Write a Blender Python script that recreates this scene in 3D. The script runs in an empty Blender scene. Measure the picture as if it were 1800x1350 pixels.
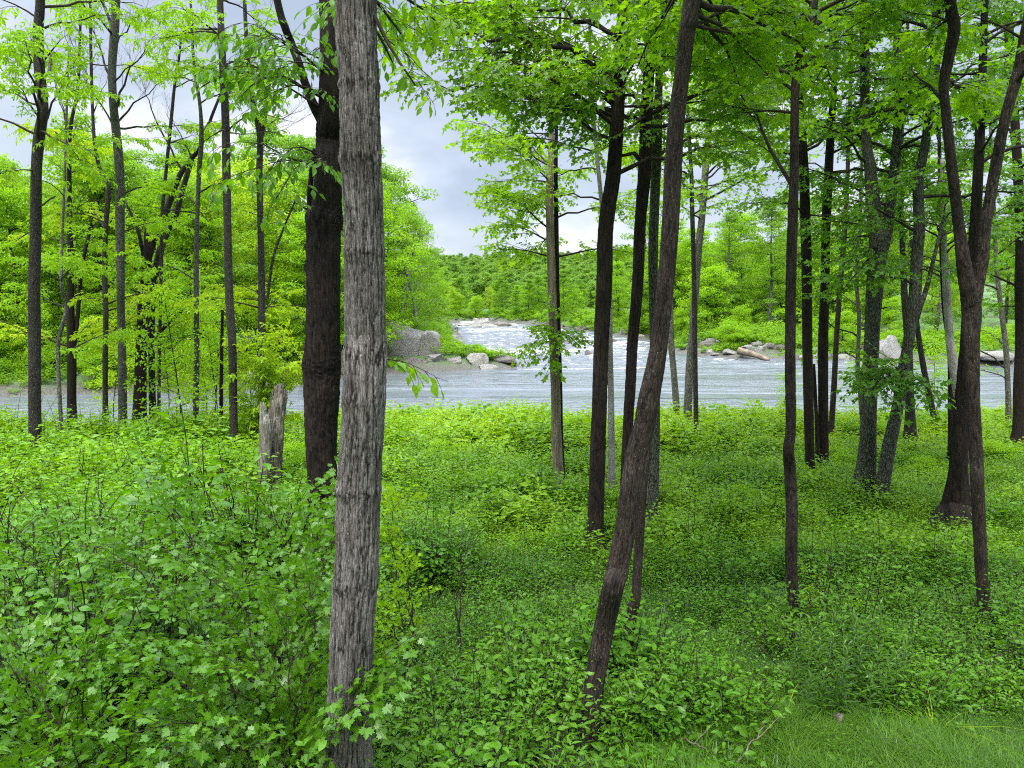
import bpy, math, random
import numpy as np
from math import radians, sin, cos, pi
rng = np.random.default_rng(7)
random.seed(7)
C = bpy.context.scene.collection
SC = bpy.context.scene

# ------------------------------------------------------------------ camera, sky, sun, exposure
F = 1334.0
H = 6.2
PITCH = math.atan(145.0 / F)
cam_d = bpy.data.cameras.new("camera"); cam = bpy.data.objects.new("camera", cam_d); C.objects.link(cam)
cam.location = (0, 0, H); cam.rotation_euler = (pi / 2 - PITCH, 0, 0)
cam_d.sensor_width = 36; cam_d.lens = 36 * F / 1800; cam_d.clip_end = 4000; cam_d.clip_start = 0.05
SC.camera = cam
SUN_EL, SUN_AZ = radians(58), radians(200)      # azimuth clockwise from +Y: behind the camera, a little left
w = bpy.data.worlds.new("World"); SC.world = w; w.use_nodes = True
nt = w.node_tree; nt.nodes.clear(); N = nt.nodes.new; L = nt.links.new
out = N("ShaderNodeOutputWorld"); bg = N("ShaderNodeBackground"); bg2 = N("ShaderNodeBackground"); add = N("ShaderNodeMixShader"); add.inputs[0].default_value = .85
sky = N("ShaderNodeTexSky"); sky.sky_type = 'NISHITA'; sky.sun_disc = False
sky.sun_elevation = SUN_EL; sky.sun_rotation = SUN_AZ
L(sky.outputs[0], bg.inputs[0]); bg.inputs[1].default_value = 0.05
tc = N("ShaderNodeTexCoord"); mp = N("ShaderNodeMapping"); mp.inputs['Scale'].default_value = (1, 1, 2.0); mp.inputs['Location'].default_value = (.3, 0, .1)
L(tc.outputs['Generated'], mp.inputs[0])
nz = N("ShaderNodeTexNoise"); nz.inputs['Scale'].default_value = 3.1; nz.inputs['Detail'].default_value = 7; nz.inputs['Roughness'].default_value = .52
nz.inputs['Distortion'].default_value = .25
L(mp.outputs[0], nz.inputs['Vector'])
cr = N("ShaderNodeValToRGB"); e = cr.color_ramp.elements
e[0].position = .40; e[0].color = (.46, .54, .68, 1); e[1].position = .62; e[1].color = (.95, .97, 1.0, 1)
m_ = e.new(.53); m_.color = (.64, .71, .83, 1)
L(nz.outputs[0], cr.inputs[0]); L(cr.outputs[0], bg2.inputs[0])
sx = N("ShaderNodeSeparateXYZ"); L(tc.outputs['Generated'], sx.inputs[0])
mr = N("ShaderNodeMapRange"); mr.inputs[1].default_value = .42; mr.inputs[2].default_value = .95; mr.inputs[3].default_value = .35; mr.inputs[4].default_value = 3.8
L(sx.outputs[2], mr.inputs[0]); L(mr.outputs[0], bg2.inputs[1])      # overcast sky: unseen zenith made far brighter than the horizon to light the wood
L(bg.outputs[0], add.inputs[1]); L(bg2.outputs[0], add.inputs[2]); L(add.outputs[0], out.inputs[0])
sd = bpy.data.lights.new("sun", 'SUN'); sd.energy = 1.5; sd.angle = radians(14); sd.color = (1, .95, .87)
so = bpy.data.objects.new("sun", sd); C.objects.link(so)
so.rotation_euler = (pi / 2 - SUN_EL, 0, pi - SUN_AZ)
SC.view_settings.view_transform = 'Standard'; SC.view_settings.look = 'None'; SC.view_settings.gamma = 1
SC.view_settings.exposure = 1.78
cy = SC.cycles
cy.max_bounces = 6; cy.diffuse_bounces = 4; cy.glossy_bounces = 2; cy.transmission_bounces = 4; cy.transparent_max_bounces = 4
cy.caustics_reflective = False; cy.caustics_refractive = False
cy.filter_width = 1.1; cy.use_denoising = False; cy.use_adaptive_sampling = True; cy.adaptive_threshold = 0.02
try: cy.denoising_prefilter = 'ACCURATE'
except Exception: pass

# ------------------------------------------------------------------ numeric helpers
def at(px, py, Y):
    """the world point seen at pixel (px,py) of the 1800x1350 photograph on the plane at distance Y"""
    xc = (px - 900) / F; yc = -(py - 675) / F
    d = np.array([xc, cos(PITCH) + yc * sin(PITCH), -sin(PITCH) + yc * cos(PITCH)])
    return np.array([0, 0, H]) + d * (Y / d[1])
def scale_at(Y): return Y / F
def _h(ix, iy, iz, s):
    n = (ix * 374761393 + iy * 668265263 + iz * 2147483647 + s * 974634777) & 0xffffffff
    n = ((n ^ (n >> 13)) * 1274126177) & 0xffffffff
    return ((n ^ (n >> 16)) & 0xffff) / 65535.0
def vnoise(p, s=0):
    p = np.asarray(p, float); i = np.floor(p).astype(np.int64); f = p - i; f = f * f * (3 - 2 * f)
    r = 0
    for a in (0, 1):
        for b in (0, 1):
            for c in (0, 1):
                wt = (f[:, 0] if a else 1 - f[:, 0]) * (f[:, 1] if b else 1 - f[:, 1]) * (f[:, 2] if c else 1 - f[:, 2])
                r = r + wt * _h(i[:, 0] + a, i[:, 1] + b, i[:, 2] + c, s)
    return r
def fbm(p, o=4, s=0):
    r = 0; a = .5; t = 0; p = np.asarray(p, float)
    for k in range(o): r = r + a * vnoise(p * 2 ** k, s + k); t += a; a *= .5
    return r / t
def norm(v):
    v = np.asarray(v, float); return v / np.maximum(np.linalg.norm(v, axis=-1, keepdims=True), 1e-9)
def frames(x, up):
    """rotation matrices whose first column is x and third as near up as can be"""
    x = norm(x); y = norm(np.cross(up, x)); z = np.cross(x, y)
    return np.stack([x, y, z], -1)
def catmull(P, n):
    P = np.asarray(P, float); Q = np.vstack([2 * P[0] - P[1], P, 2 * P[-1] - P[-2]]); m = len(P) - 1
    t = np.linspace(0, m, n); i = np.minimum(t.astype(int), m - 1); f = (t - i)[:, None]
    a, b, c, d = Q[i], Q[i + 1], Q[i + 2], Q[i + 3]
    return .5 * (2 * b + (c - a) * f + (2 * a - 5 * b + 4 * c - d) * f ** 2 + (3 * b - 3 * c + d - a) * f ** 3)

class Geo:
    """collects vertices and faces; faces are kept by (corner count, material)"""
    def __init__(s): s.v = []; s.r = []; s.b = []; s.f = {}; s.n = 0
    def add(s, v, faces, mat=0, rnd=0.5, bk=None):
        v = np.asarray(v, float).reshape(-1, 3); n = len(v)
        s.v.append(v); s.r.append(np.broadcast_to(np.asarray(rnd, float), (n,)).copy())
        s.b.append(np.zeros((n, 3)) if bk is None else bk)
        for fa in faces:
            fa = np.asarray(fa, np.int64)
            s.f.setdefault((fa.shape[1], mat), []).append(fa + s.n)
        s.n += n
    def pack(s):
        return dict(v=np.vstack(s.v), r=np.concatenate(s.r), b=np.vstack(s.b), f={k: np.vstack(a) for k, a in s.f.items()})
    def inst(s, st, R, T, S=None, rnd=None, mix=1.0):
        """N copies of a packed stamp"""
        T = np.asarray(T, float); n = len(T)
        if n == 0: return
        V = st['v']; m = len(V)
        if S is None: S = np.ones(n)
        S = np.asarray(S, float)
        W = np.einsum('nij,mj->nmi', R, V) * S[:, None, None] + T[:, None, :]
        s.v.append(W.reshape(-1, 3)); s.b.append(np.tile(st['b'], (n, 1)))
        if rnd is None: s.r.append(np.tile(st['r'], n))
        else: s.r.append((st['r'][None, :] * (1 - mix) + np.asarray(rnd)[:, None] * mix).reshape(-1))
        for (k, mat), fa in st['f'].items():
            s.f.setdefault((k, mat), []).append((fa[None] + (np.arange(n) * m)[:, None, None]).reshape(-1, k) + s.n)
        s.n += n * m
    def tube(s, P, rad, sides=6, mat=0, rnd=.5, cap=True, disp=None):
        P = np.asarray(P, float); n = len(P); rad = np.broadcast_to(np.asarray(rad, float), (n,))
        t = norm(np.gradient(P, axis=0)); mt = norm(P[-1] - P[0])
        ref = np.eye(3)[np.argmin(np.abs(mt))]
        e1 = norm(np.cross(t, ref)); e2 = np.cross(t, e1)
        L_ = np.concatenate([[0], np.cumsum(np.linalg.norm(np.diff(P, axis=0), axis=1))])
        a = np.arange(sides) / sides * 2 * pi
        ca, sa = np.cos(a), np.sin(a)
        r0 = max(rad.max(), 1e-4)
        bk = np.stack([np.tile(ca * r0, (n, 1)), np.tile(sa * r0, (n, 1)), np.tile(L_[:, None], (1, sides))], -1)
        rr = np.tile(rad[:, None], (1, sides))
        if disp is not None:
            dv, rnd = disp(bk.reshape(-1, 3), r0); rr = rr * dv.reshape(n, sides)
        v = P[:, None, :] + (e1[:, None, :] * ca[None, :, None] + e2[:, None, :] * sa[None, :, None]) * rr[:, :, None]
        i = np.arange(n - 1)[:, None] * sides; j = np.arange(sides)[None]; k = (j + 1) % sides
        q = np.stack([i + j, i + k, i + sides + k, i + sides + j], -1).reshape(-1, 4)[:, ::-1]
        fs = [q]
        if cap:
            s.add(v.reshape(-1, 3), fs, mat, rnd, bk.reshape(-1, 3))
            base = s.n - n * sides
            s.f.setdefault((sides, mat), []).append(np.array([[base + (n - 1) * sides + x for x in range(sides)]])[:, ::-1])
        else: s.add(v.reshape(-1, 3), fs, mat, rnd, bk.reshape(-1, 3))
    def mesh(s, name, mats, smooth=True, smooth_mats=None):
        d = s.pack(); me = bpy.data.meshes.new(name)
        me.vertices.add(len(d['v'])); me.vertices.foreach_set('co', d['v'].astype(np.float32).ravel())
        lp = []; st = []; tot = []; mi = []; sm = []; o = 0
        for (k, mat), fa in d['f'].items():
            lp.append(fa.ravel()); c = len(fa); st.append(np.arange(c) * k + o); tot.append(np.full(c, k)); mi.append(np.full(c, mat)); o += c * k
            sm.append(np.full(c, (smooth if smooth_mats is None else mat in smooth_mats)))
        if lp:
            lp = np.concatenate(lp)
            me.loops.add(len(lp)); me.loops.foreach_set('vertex_index', lp.astype(np.int32))
            nf = sum(len(x) for x in st); me.polygons.add(nf)
            me.polygons.foreach_set('loop_start', np.concatenate(st).astype(np.int32))
            me.polygons.foreach_set('material_index', np.concatenate(mi).astype(np.int32))
            me.polygons.foreach_set('use_smooth', np.concatenate(sm))
        me.attributes.new('rnd', 'FLOAT', 'POINT').data.foreach_set('value', d['r'].astype(np.float32))
        me.attributes.new('bk', 'FLOAT_VECTOR', 'POINT').data.foreach_set('vector', d['b'].astype(np.float32).ravel())
        for m in mats: me.materials.append(m)
        me.update(calc_edges=True); me.validate()
        return me

def tag(o, label=None, cat=None, group=None, kind=None):
    if label: o['label'] = label
    if cat: o['category'] = cat
    if group: o['group'] = group
    if kind: o['kind'] = kind
    return o
def link(name, me, parent=None, loc=None):
    o = bpy.data.objects.new(name, me); C.objects.link(o)
    if parent is not None: o.parent = parent
    if loc is not None: o.location = loc
    return o
def empty(name, loc=(0, 0, 0)):
    o = bpy.data.objects.new(name, None); C.objects.link(o); o.location = loc; o.empty_display_size = .2; return o

# ------------------------------------------------------------------ materials
def mat_new(name):
    m = bpy.data.materials.new(name); m.use_nodes = True; t = m.node_tree; t.nodes.clear()
    return m, t, t.nodes.new, t.links.new
def noise_node(n, l, vec, sc, det=4, rough=.55, dist=0):
    x = n("ShaderNodeTexNoise"); x.inputs['Scale'].default_value = sc; x.inputs['Detail'].default_value = det
    x.inputs['Roughness'].default_value = rough; x.inputs['Distortion'].default_value = dist
    if vec is not None: l(vec, x.inputs['Vector'])
    return x.outputs[0]
def ramp(n, l, fac, pts):
    x = n("ShaderNodeValToRGB"); el = x.color_ramp.elements
    while len(el) < len(pts): el.new(.5)
    for e_, (p, c) in zip(el, pts): e_.position = p; e_.color = (*c, 1) if len(c) == 3 else c
    l(fac, x.inputs[0]); return x.outputs[0]
def mixc(n, l, f, a, b):
    x = n("ShaderNodeMix"); x.data_type = 'RGBA'
    for s_, v in ((0, f), (6, a), (7, b)):
        if hasattr(v, 'is_linked') or hasattr(v, 'links'): l(v, x.inputs[s_])
        else: x.inputs[s_].default_value = v if s_ == 0 else (*v, 1)
    return x.outputs[2]
def leaf_mat(name, c0, c1, c2, t0, trans=.5, rough=.42, spec=.45):
    """c0..c1 by leaf, c2 by patch of ground; t0 multiplies the colour into what shines through"""
    m, t, n, l = mat_new(name)
    at_ = n("ShaderNodeAttribute"); at_.attribute_name = 'rnd'
    geo = n("ShaderNodeNewGeometry")
    big = noise_node(n, l, geo.outputs['Position'], .45, 3)
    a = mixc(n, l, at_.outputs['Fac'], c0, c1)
    mr = n("ShaderNodeMapRange"); l(big, mr.inputs[0]); mr.inputs[1].default_value = .38; mr.inputs[2].default_value = .64
    mr.inputs[3].default_value = 0; mr.inputs[4].default_value = .75
    col = mixc(n, l, mr.outputs[0], a, c2)
    p = n("ShaderNodeBsdfPrincipled"); l(col, p.inputs['Base Color']); p.inputs['Roughness'].default_value = rough
    p.inputs['Specular IOR Level'].default_value = spec
    tr = n("ShaderNodeBsdfTranslucent")
    mu = n("ShaderNodeMix"); mu.data_type = 'RGBA'; mu.blend_type = 'MULTIPLY'; mu.inputs[0].default_value = 1
    l(col, mu.inputs[6]); mu.inputs[7].default_value = (*t0, 1); l(mu.outputs[2], tr.inputs[0])
    mx = n("ShaderNodeMixShader"); mx.inputs[0].default_value = trans
    l(p.outputs[0], mx.inputs[1]); l(tr.outputs[0], mx.inputs[2])
    o = n("ShaderNodeOutputMaterial"); l(mx.outputs[0], o.inputs[0]); return m
LEAF = {
    'spring': leaf_mat('leaf_spring', (.125, .275, .006), (.25, .41, .011), (.18, .335, .008), (1.5, 1.45, .5), .52, .5, .2),
    'yellow': leaf_mat('leaf_yellow', (.23, .37, .008), (.39, .48, .014), (.16, .31, .008), (1.4, 1.35, .5), .52, .5, .2),
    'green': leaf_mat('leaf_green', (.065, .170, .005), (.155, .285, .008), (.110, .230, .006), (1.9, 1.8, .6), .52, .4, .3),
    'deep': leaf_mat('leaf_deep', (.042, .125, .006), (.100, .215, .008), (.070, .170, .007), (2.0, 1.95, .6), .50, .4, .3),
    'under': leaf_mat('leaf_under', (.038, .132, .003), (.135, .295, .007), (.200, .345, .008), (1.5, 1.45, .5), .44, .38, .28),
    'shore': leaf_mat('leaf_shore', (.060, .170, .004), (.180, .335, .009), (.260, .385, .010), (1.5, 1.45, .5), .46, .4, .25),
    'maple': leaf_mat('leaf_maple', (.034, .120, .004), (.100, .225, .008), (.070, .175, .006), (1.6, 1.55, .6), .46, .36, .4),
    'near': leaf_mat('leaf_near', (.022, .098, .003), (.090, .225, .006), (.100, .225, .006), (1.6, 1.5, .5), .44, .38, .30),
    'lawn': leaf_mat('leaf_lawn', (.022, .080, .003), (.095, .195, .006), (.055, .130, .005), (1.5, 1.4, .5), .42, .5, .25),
    'hill': leaf_mat('leaf_hill_haze', (.115, .220, .030), (.190, .310, .040), (.095, .200, .030), (1.4, 1.4, .8), .45, .6, .15),  # paler, grayer leaf: the haze of distance put into the colour
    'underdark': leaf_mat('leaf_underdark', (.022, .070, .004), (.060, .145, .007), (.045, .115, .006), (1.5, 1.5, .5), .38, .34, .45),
    'grass': leaf_mat('leaf_grass', (.036, .100, .004), (.110, .200, .008), (.075, .155, .006), (1.4, 1.4, .5), .38, .5, .25),
    'bank': leaf_mat('leaf_bank', (.125, .255, .012), (.215, .355, .018), (.080, .200, .012), (1.5, 1.45, .6), .48, .5, .2),
}
def bark_mat(name, dark, light, furrow=26, stretch=7, bump=.9, lich=.0, lcol=(.30, .33, .26), patch=14, lo=.42, hi=.62, bdist=.012, groove=0, crack=.6):
    m, t, n, l = mat_new(name)
    a = n("ShaderNodeAttribute"); a.attribute_name = 'bk'
    oi = n("ShaderNodeObjectInfo"); va = n("ShaderNodeVectorMath"); va.operation = 'ADD'
    l(a.outputs['Vector'], va.inputs[0]); l(oi.outputs['Random'], va.inputs[1])
    wob = n("ShaderNodeTexNoise"); wob.inputs['Scale'].default_value = furrow * .35; wob.inputs['Detail'].default_value = 3; l(va.outputs[0], wob.inputs['Vector'])
    wm = n("ShaderNodeVectorMath"); wm.operation = 'SCALE'; l(wob.outputs['Color'], wm.inputs[0]); wm.inputs['Scale'].default_value = .9 / furrow
    w2 = n("ShaderNodeVectorMath"); w2.operation = 'ADD'; l(va.outputs[0], w2.inputs[0]); l(wm.outputs[0], w2.inputs[1])
    mp = n("ShaderNodeMapping"); mp.inputs['Scale'].default_value = (1, 1, 1 / stretch); l(w2.outputs[0], mp.inputs[0])
    f = noise_node(n, l, mp.outputs[0], furrow, 6, .66, .3)
    vo = n("ShaderNodeTexVoronoi"); vo.feature = 'DISTANCE_TO_EDGE'; vo.inputs['Scale'].default_value = furrow * 1.15; l(mp.outputs[0], vo.inputs['Vector'])
    vr = n("ShaderNodeMapRange"); l(vo.outputs['Distance'], vr.inputs[0]); vr.inputs[1].default_value = 0; vr.inputs[2].default_value = .16; vr.inputs[3].default_value = 1 - crack; vr.inputs[4].default_value = 1
    fine = noise_node(n, l, va.outputs[0], 110, 4, .65)
    big = noise_node(n, l, va.outputs[0], 2.2, 3)
    col = ramp(n, l, f, [(lo, dark), (hi, light)])
    def mul(c_, g_, fac=1.0):
        bm = n("ShaderNodeMix"); bm.data_type = 'RGBA'; bm.blend_type = 'MULTIPLY'; bm.inputs[0].default_value = fac
        l(c_, bm.inputs[6]); l(g_, bm.inputs[7]); return bm.outputs[2]
    col = mul(col, ramp(n, l, big, [(.35, (.6, .56, .53)), (.65, (1.2, 1.2, 1.2))]), .8)
    col = mul(col, vr.outputs[0]); col = mul(col, ramp(n, l, fine, [(.3, (.6, .6, .6)), (.7, (1.3, 1.3, 1.3))]), .8)
    if groove:
        ga = n("ShaderNodeAttribute"); ga.attribute_name = 'rnd'; col = mul(col, ramp(n, l, ga.outputs['Fac'], [(.12, (.13, .11, .10)), (.50, (.9, .9, .9)), (.8, (1.1, 1.1, 1.1))]))
    if lich > 0:
        ln = noise_node(n, l, va.outputs[0], patch, 6, .72, .5)
        th = .70 - .27 * lich
        lf = ramp(n, l, ln, [(th, (0, 0, 0)), (th + .04, (1, 1, 1))])
        lf = mul(lf, ramp(n, l, fine, [(.35, (.25, .25, .25)), (.55, (1, 1, 1))]))
        col = mixc(n, l, lf, col, lcol)
    p = n("ShaderNodeBsdfPrincipled"); l(col, p.inputs['Base Color']); p.inputs['Roughness'].default_value = .9
    p.inputs['Specular IOR Level'].default_value = .2
    ad = n("ShaderNodeMath"); ad.operation = 'MULTIPLY_ADD'; l(fine, ad.inputs[0]); ad.inputs[1].default_value = .4; l(f, ad.inputs[2])
    a2 = n("ShaderNodeMath"); a2.operation = 'MULTIPLY_ADD'; l(vr.outputs[0], a2.inputs[0]); a2.inputs[1].default_value = .5; l(ad.outputs[0], a2.inputs[2])
    b = n("ShaderNodeBump"); b.inputs['Strength'].default_value = bump; b.inputs['Distance'].default_value = bdist
    l(a2.outputs[0], b.inputs['Height']); l(b.outputs[0], p.inputs['Normal'])
    o = n("ShaderNodeOutputMaterial"); l(p.outputs[0], o.inputs[0]); return m
BARK = {
    'main': bark_mat('bark_main', (0.0720, 0.0614, 0.0538), (0.1998, 0.1836, 0.1674), 24, 3.2, 1, .30, (.30, .32, .27), 30, .30, .70, .012, 1, .5),
    'dark': bark_mat('bark_dark', (0.0072, 0.0052, 0.0039), (0.0390, 0.0260, 0.0182), 20, 5, 1, .10, (.22, .22, .16), 40, .38, .66, .02, 1, .5),
    'brown': bark_mat('bark_brown', (0.0112, 0.0081, 0.0068), (0.0706, 0.0505, 0.0371), 38, 3.5, 1, .28, (.26, .27, .22), 40, .38, .66, .012, 1, .5),
    'lichen': bark_mat('bark_lichen', (0.0143, 0.0112, 0.0091), (0.0530, 0.0449, 0.0358), 34, 3.5, .8, .74, (.095, .115, .080), 18, crack=.4),
    'pale': bark_mat('bark_pale', (0.0425, 0.0382, 0.0323), (0.1275, 0.1148, 0.0978), 30, 4, .6, .55, (.24, .26, .21), 14, crack=.3),
    'thin': bark_mat('bark_thin', (0.0112, 0.0090, 0.0072), (0.0456, 0.0374, 0.0294), 34, 4, .8, .50, (.13, .145, .11), 24),
    'bare': bark_mat('bark_debarked', (.13, .10, .072), (.27, .225, .165), 20, 16, .5, .08, (.30, .30, .26), 20, crack=.25),
    'birch': bark_mat('bark_birch', (.16, .15, .13), (.36, .35, .32), 16, .35, .4, .32, (.035, .03, .028), 22, crack=.2),
    'rot': bark_mat('bark_rotten', (.035, .030, .020), (.17, .15, .11), 26, 10, 1, .3, (.20, .21, .15), 9),
    'stump': bark_mat('bark_stump', (.075, .072, .052), (.22, .21, .165), 22, 9, 1, .25, (.12, .14, .08), 12, crack=.5),
    'twig': bark_mat('bark_twig', (.020, .014, .011), (.055, .040, .030), 40, 3, .2, crack=0),
}
def rock_mat(name, a_, b_, moss=.35):
    m, t, n, l = mat_new(name)
    g = n("ShaderNodeNewGeometry"); pos = g.outputs['Position']
    f = noise_node(n, l, pos, 1.6, 8, .65, .3); f2 = noise_node(n, l, pos, 9, 6, .7)
    col = mixc(n, l, f2, ramp(n, l, f, [(.3, a_), (.7, b_)]), ramp(n, l, f2, [(.35, a_), (.62, b_)]))
    mo = ramp(n, l, noise_node(n, l, pos, 2.6, 5, .7), [(.62 - .2 * moss, (0, 0, 0)), (.72 - .2 * moss, (.8, .8, .8))])
    col = mixc(n, l, mo, col, (.16, .17, .07))
    p = n("ShaderNodeBsdfPrincipled"); l(col, p.inputs['Base Color']); p.inputs['Roughness'].default_value = .85
    b = n("ShaderNodeBump"); b.inputs['Strength'].default_value = 1; b.inputs['Distance'].default_value = .25
    l(f2, b.inputs['Height']); l(b.outputs[0], p.inputs['Normal'])
    o = n("ShaderNodeOutputMaterial"); l(p.outputs[0], o.inputs[0]); return m
ROCK = rock_mat('rock_gray', (.13, .12, .105), (.33, .31, .28), .4)
ROCKD = rock_mat('rock_dark', (.05, .042, .038), (.18, .155, .14), .3)
ROCKW = rock_mat('rock_pale', (.15, .14, .125), (.33, .315, .29), .3)
def soil_mat():
    m, t, n, l = mat_new('soil')
    g = n("ShaderNodeNewGeometry"); pos = g.outputs['Position']
    f = noise_node(n, l, pos, 7, 8, .7); k = noise_node(n, l, pos, .35, 4)
    a = ramp(n, l, f, [(.32, (.022, .018, .012)), (.55, (.05, .045, .025)), (.75, (.10, .085, .05))])
    gr = ramp(n, l, f, [(.3, (.03, .075, .012)), (.7, (.085, .19, .025))])
    col = mixc(n, l, ramp(n, l, k, [(.35, (.15, .15, .15)), (.6, (1, 1, 1))]), a, gr)
    at_ = n("ShaderNodeAttribute"); at_.attribute_name = 'rnd'
    col = mixc(n, l, at_.outputs['Fac'], col, ramp(n, l, f, [(.35, (.02, .018, .014)), (.7, (.13, .115, .095))]))
    p = n("ShaderNodeBsdfPrincipled"); l(col, p.inputs['Base Color']); p.inputs['Roughness'].default_value = .95
    b = n("ShaderNodeBump"); b.inputs['Strength'].default_value = .7; b.inputs['Distance'].default_value = .05
    l(f, b.inputs['Height']); l(b.outputs[0], p.inputs['Normal'])
    o = n("ShaderNodeOutputMaterial"); l(p.outputs[0], o.inputs[0]); return m
SOIL = soil_mat()
def water_mat():
    m, t, n, l = mat_new('river_water')
    g = n("ShaderNodeNewGeometry"); pos = g.outputs['Position']
    mp = n("ShaderNodeMapping"); mp.inputs['Scale'].default_value = (.55, 1.0, 1); l(pos, mp.inputs[0])
    r1 = noise_node(n, l, mp.outputs[0], .85, 3, .6, .8); r2 = noise_node(n, l, mp.outputs[0], 3.0, 4, .6, .5)
    fo = n("ShaderNodeAttribute"); fo.attribute_name = 'rnd'
    fn = noise_node(n, l, mp.outputs[0], 3.2, 7, .72, .6)
    sm = n("ShaderNodeMath"); sm.operation = 'MULTIPLY_ADD'; l(fn, sm.inputs[0]); sm.inputs[1].default_value = 1.2; l(fo.outputs['Fac'], sm.inputs[2])
    ff = ramp(n, l, sm.outputs[0], [(.0, (0, 0, 0)), (.5, (0, 0, 0)), (1, (1, 1, 1))])
    mrr = n("ShaderNodeMapRange"); l(sm.outputs[0], mrr.inputs[0]); mrr.inputs[1].default_value = 1.0; mrr.inputs[2].default_value = 1.28
    p = n("ShaderNodeBsdfPrincipled"); p.inputs['Base Color'].default_value = (.105, .116, .128, 1)
    p.inputs['Roughness'].default_value = .13; p.inputs['IOR'].default_value = 1.33; p.inputs['Specular IOR Level'].default_value = .5
    s2 = n("ShaderNodeMath"); s2.operation = 'MULTIPLY_ADD'; l(r2, s2.inputs[0]); s2.inputs[1].default_value = .35; l(r1, s2.inputs[2])
    b = n("ShaderNodeBump"); b.inputs['Strength'].default_value = 1; b.inputs['Distance'].default_value = .60
    sk = n("ShaderNodeAttribute"); sk.attribute_name = 'bk'; sx_ = n("ShaderNodeSeparateXYZ"); l(sk.outputs['Vector'], sx_.inputs[0])
    hm = n("ShaderNodeMath"); hm.operation = 'MULTIPLY'; l(s2.outputs[0], hm.inputs[0]); l(sx_.outputs[0], hm.inputs[1])
    l(hm.outputs[0], b.inputs['Height']); l(b.outputs[0], p.inputs['Normal'])
    d = n("ShaderNodeBsdfPrincipled"); d.inputs['Roughness'].default_value = .7
    l(ramp(n, l, fn, [(.35, (.36, .31, .24)), (.65, (.66, .64, .60))]), d.inputs['Base Color']); l(b.outputs[0], d.inputs['Normal'])
    mx = n("ShaderNodeMixShader"); l(mrr.outputs[0], mx.inputs[0]); l(p.outputs[0], mx.inputs[1]); l(d.outputs[0], mx.inputs[2])
    o = n("ShaderNodeOutputMaterial"); l(mx.outputs[0], o.inputs[0]); return m
WATER = water_mat()

# ------------------------------------------------------------------ terrain and river
NEAR_G = np.array([[-40, 3.2], [0, 2.6], [5, 2.2], [7, 1.85], [10, 1.62], [13, 1.6], [17, 1.5], [22, 1.3], [27, 1.05], [32, .5], [36, .15], [38, 0]])
RIV = np.array([(-80, 22), (-30, 30), (-20, 33), (-8, 36), (0, 37.5), (10, 37.5), (20, 38.5), (30, 42), (45, 46), (110, 58),
                (110, 84), (47, 72), (40, 76), (32, 79), (24, 80), (20, 84), (18, 90), (21, 98), (17, 112), (11, 128), (7, 140), (3, 152), (-4, 160),
                (-14, 156), (-12, 140), (-9, 120), (-8, 100), (-7.5, 90), (-7, 82), (-3, 77), (1, 74), (0, 70), (-4, 68.5), (-10, 66), (-14, 60),
                (-18, 54), (-30, 50), (-50, 46), (-80, 40)], float)
def river_sd(X, Y):
    """signed distance to the river outline, negative in the water"""
    P = np.stack([X, Y], -1); A = RIV; B = np.roll(RIV, -1, 0)
    best = np.full(len(P), 1e9); ins = np.zeros(len(P), bool)
    for a, b in zip(A, B):
        ab = b - a; t = np.clip(((P - a) @ ab) / (ab @ ab), 0, 1)
        best = np.minimum(best, np.hypot(*(P - (a + t[:, None] * ab)).T))
        c = (a[1] > Y) != (b[1] > Y)
        with np.errstate(divide='ignore', invalid='ignore'):
            xi = a[0] + (Y - a[1]) * (b[0] - a[0]) / (b[1] - a[1] + 1e-12)
        ins ^= c & (X < xi)
    return np.where(ins, -best, best)
def water_z(Y): return np.interp(Y, [70, 80, 100, 130, 165], [0, .22, .75, 1.45, 1.9])
def ground(X, Y):
    X = np.atleast_1d(np.asarray(X, float)); Y = np.atleast_1d(np.asarray(Y, float))
    sd = river_sd(X, Y) + (fbm(np.stack([X * .3, Y * .3, X * 0], -1), 3, 5) - .5) * 1.2
    near = Y < np.interp(X, [-80, -20, 0, 30, 110], [31, 43, 52, 56, 66])
    wz = water_z(Y)
    g_near = np.interp(Y, NEAR_G[:, 0], NEAR_G[:, 1])
    lim = np.clip(sd, 0, 50) * .14
    zn = np.minimum(g_near, lim + .02)
    zn = np.where(Y < 20, g_near, zn)
    zf = np.minimum(sd * .35, 1.1) + np.clip(sd - 3, 0, None) * .035
    far = np.hypot(X, Y)
    hill = np.interp(Y, [120, 200, 330, 520, 900], [0, .5, 5, 15, 20]) * (.35 + 1.3 * fbm(np.stack([X / 110, Y / 110, X * 0], -1), 3, 9))
    side = np.clip(np.abs(X + 5) - 45, 0, 200) * .05
    zf = zf + hill + np.where(Y > 60, side, side * .5)
    z = np.where(near, zn, wz + zf)
    z = np.where(sd < 0, wz + np.maximum(sd * .3, -1.2), z)
    bump = (fbm(np.stack([X * .7, Y * .7, X * 0], -1), 3, 2) - .5) * .22
    return z + np.where(sd > .5, bump, bump * .2)
def gz(x, y): return float(ground(x, y)[0])
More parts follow.
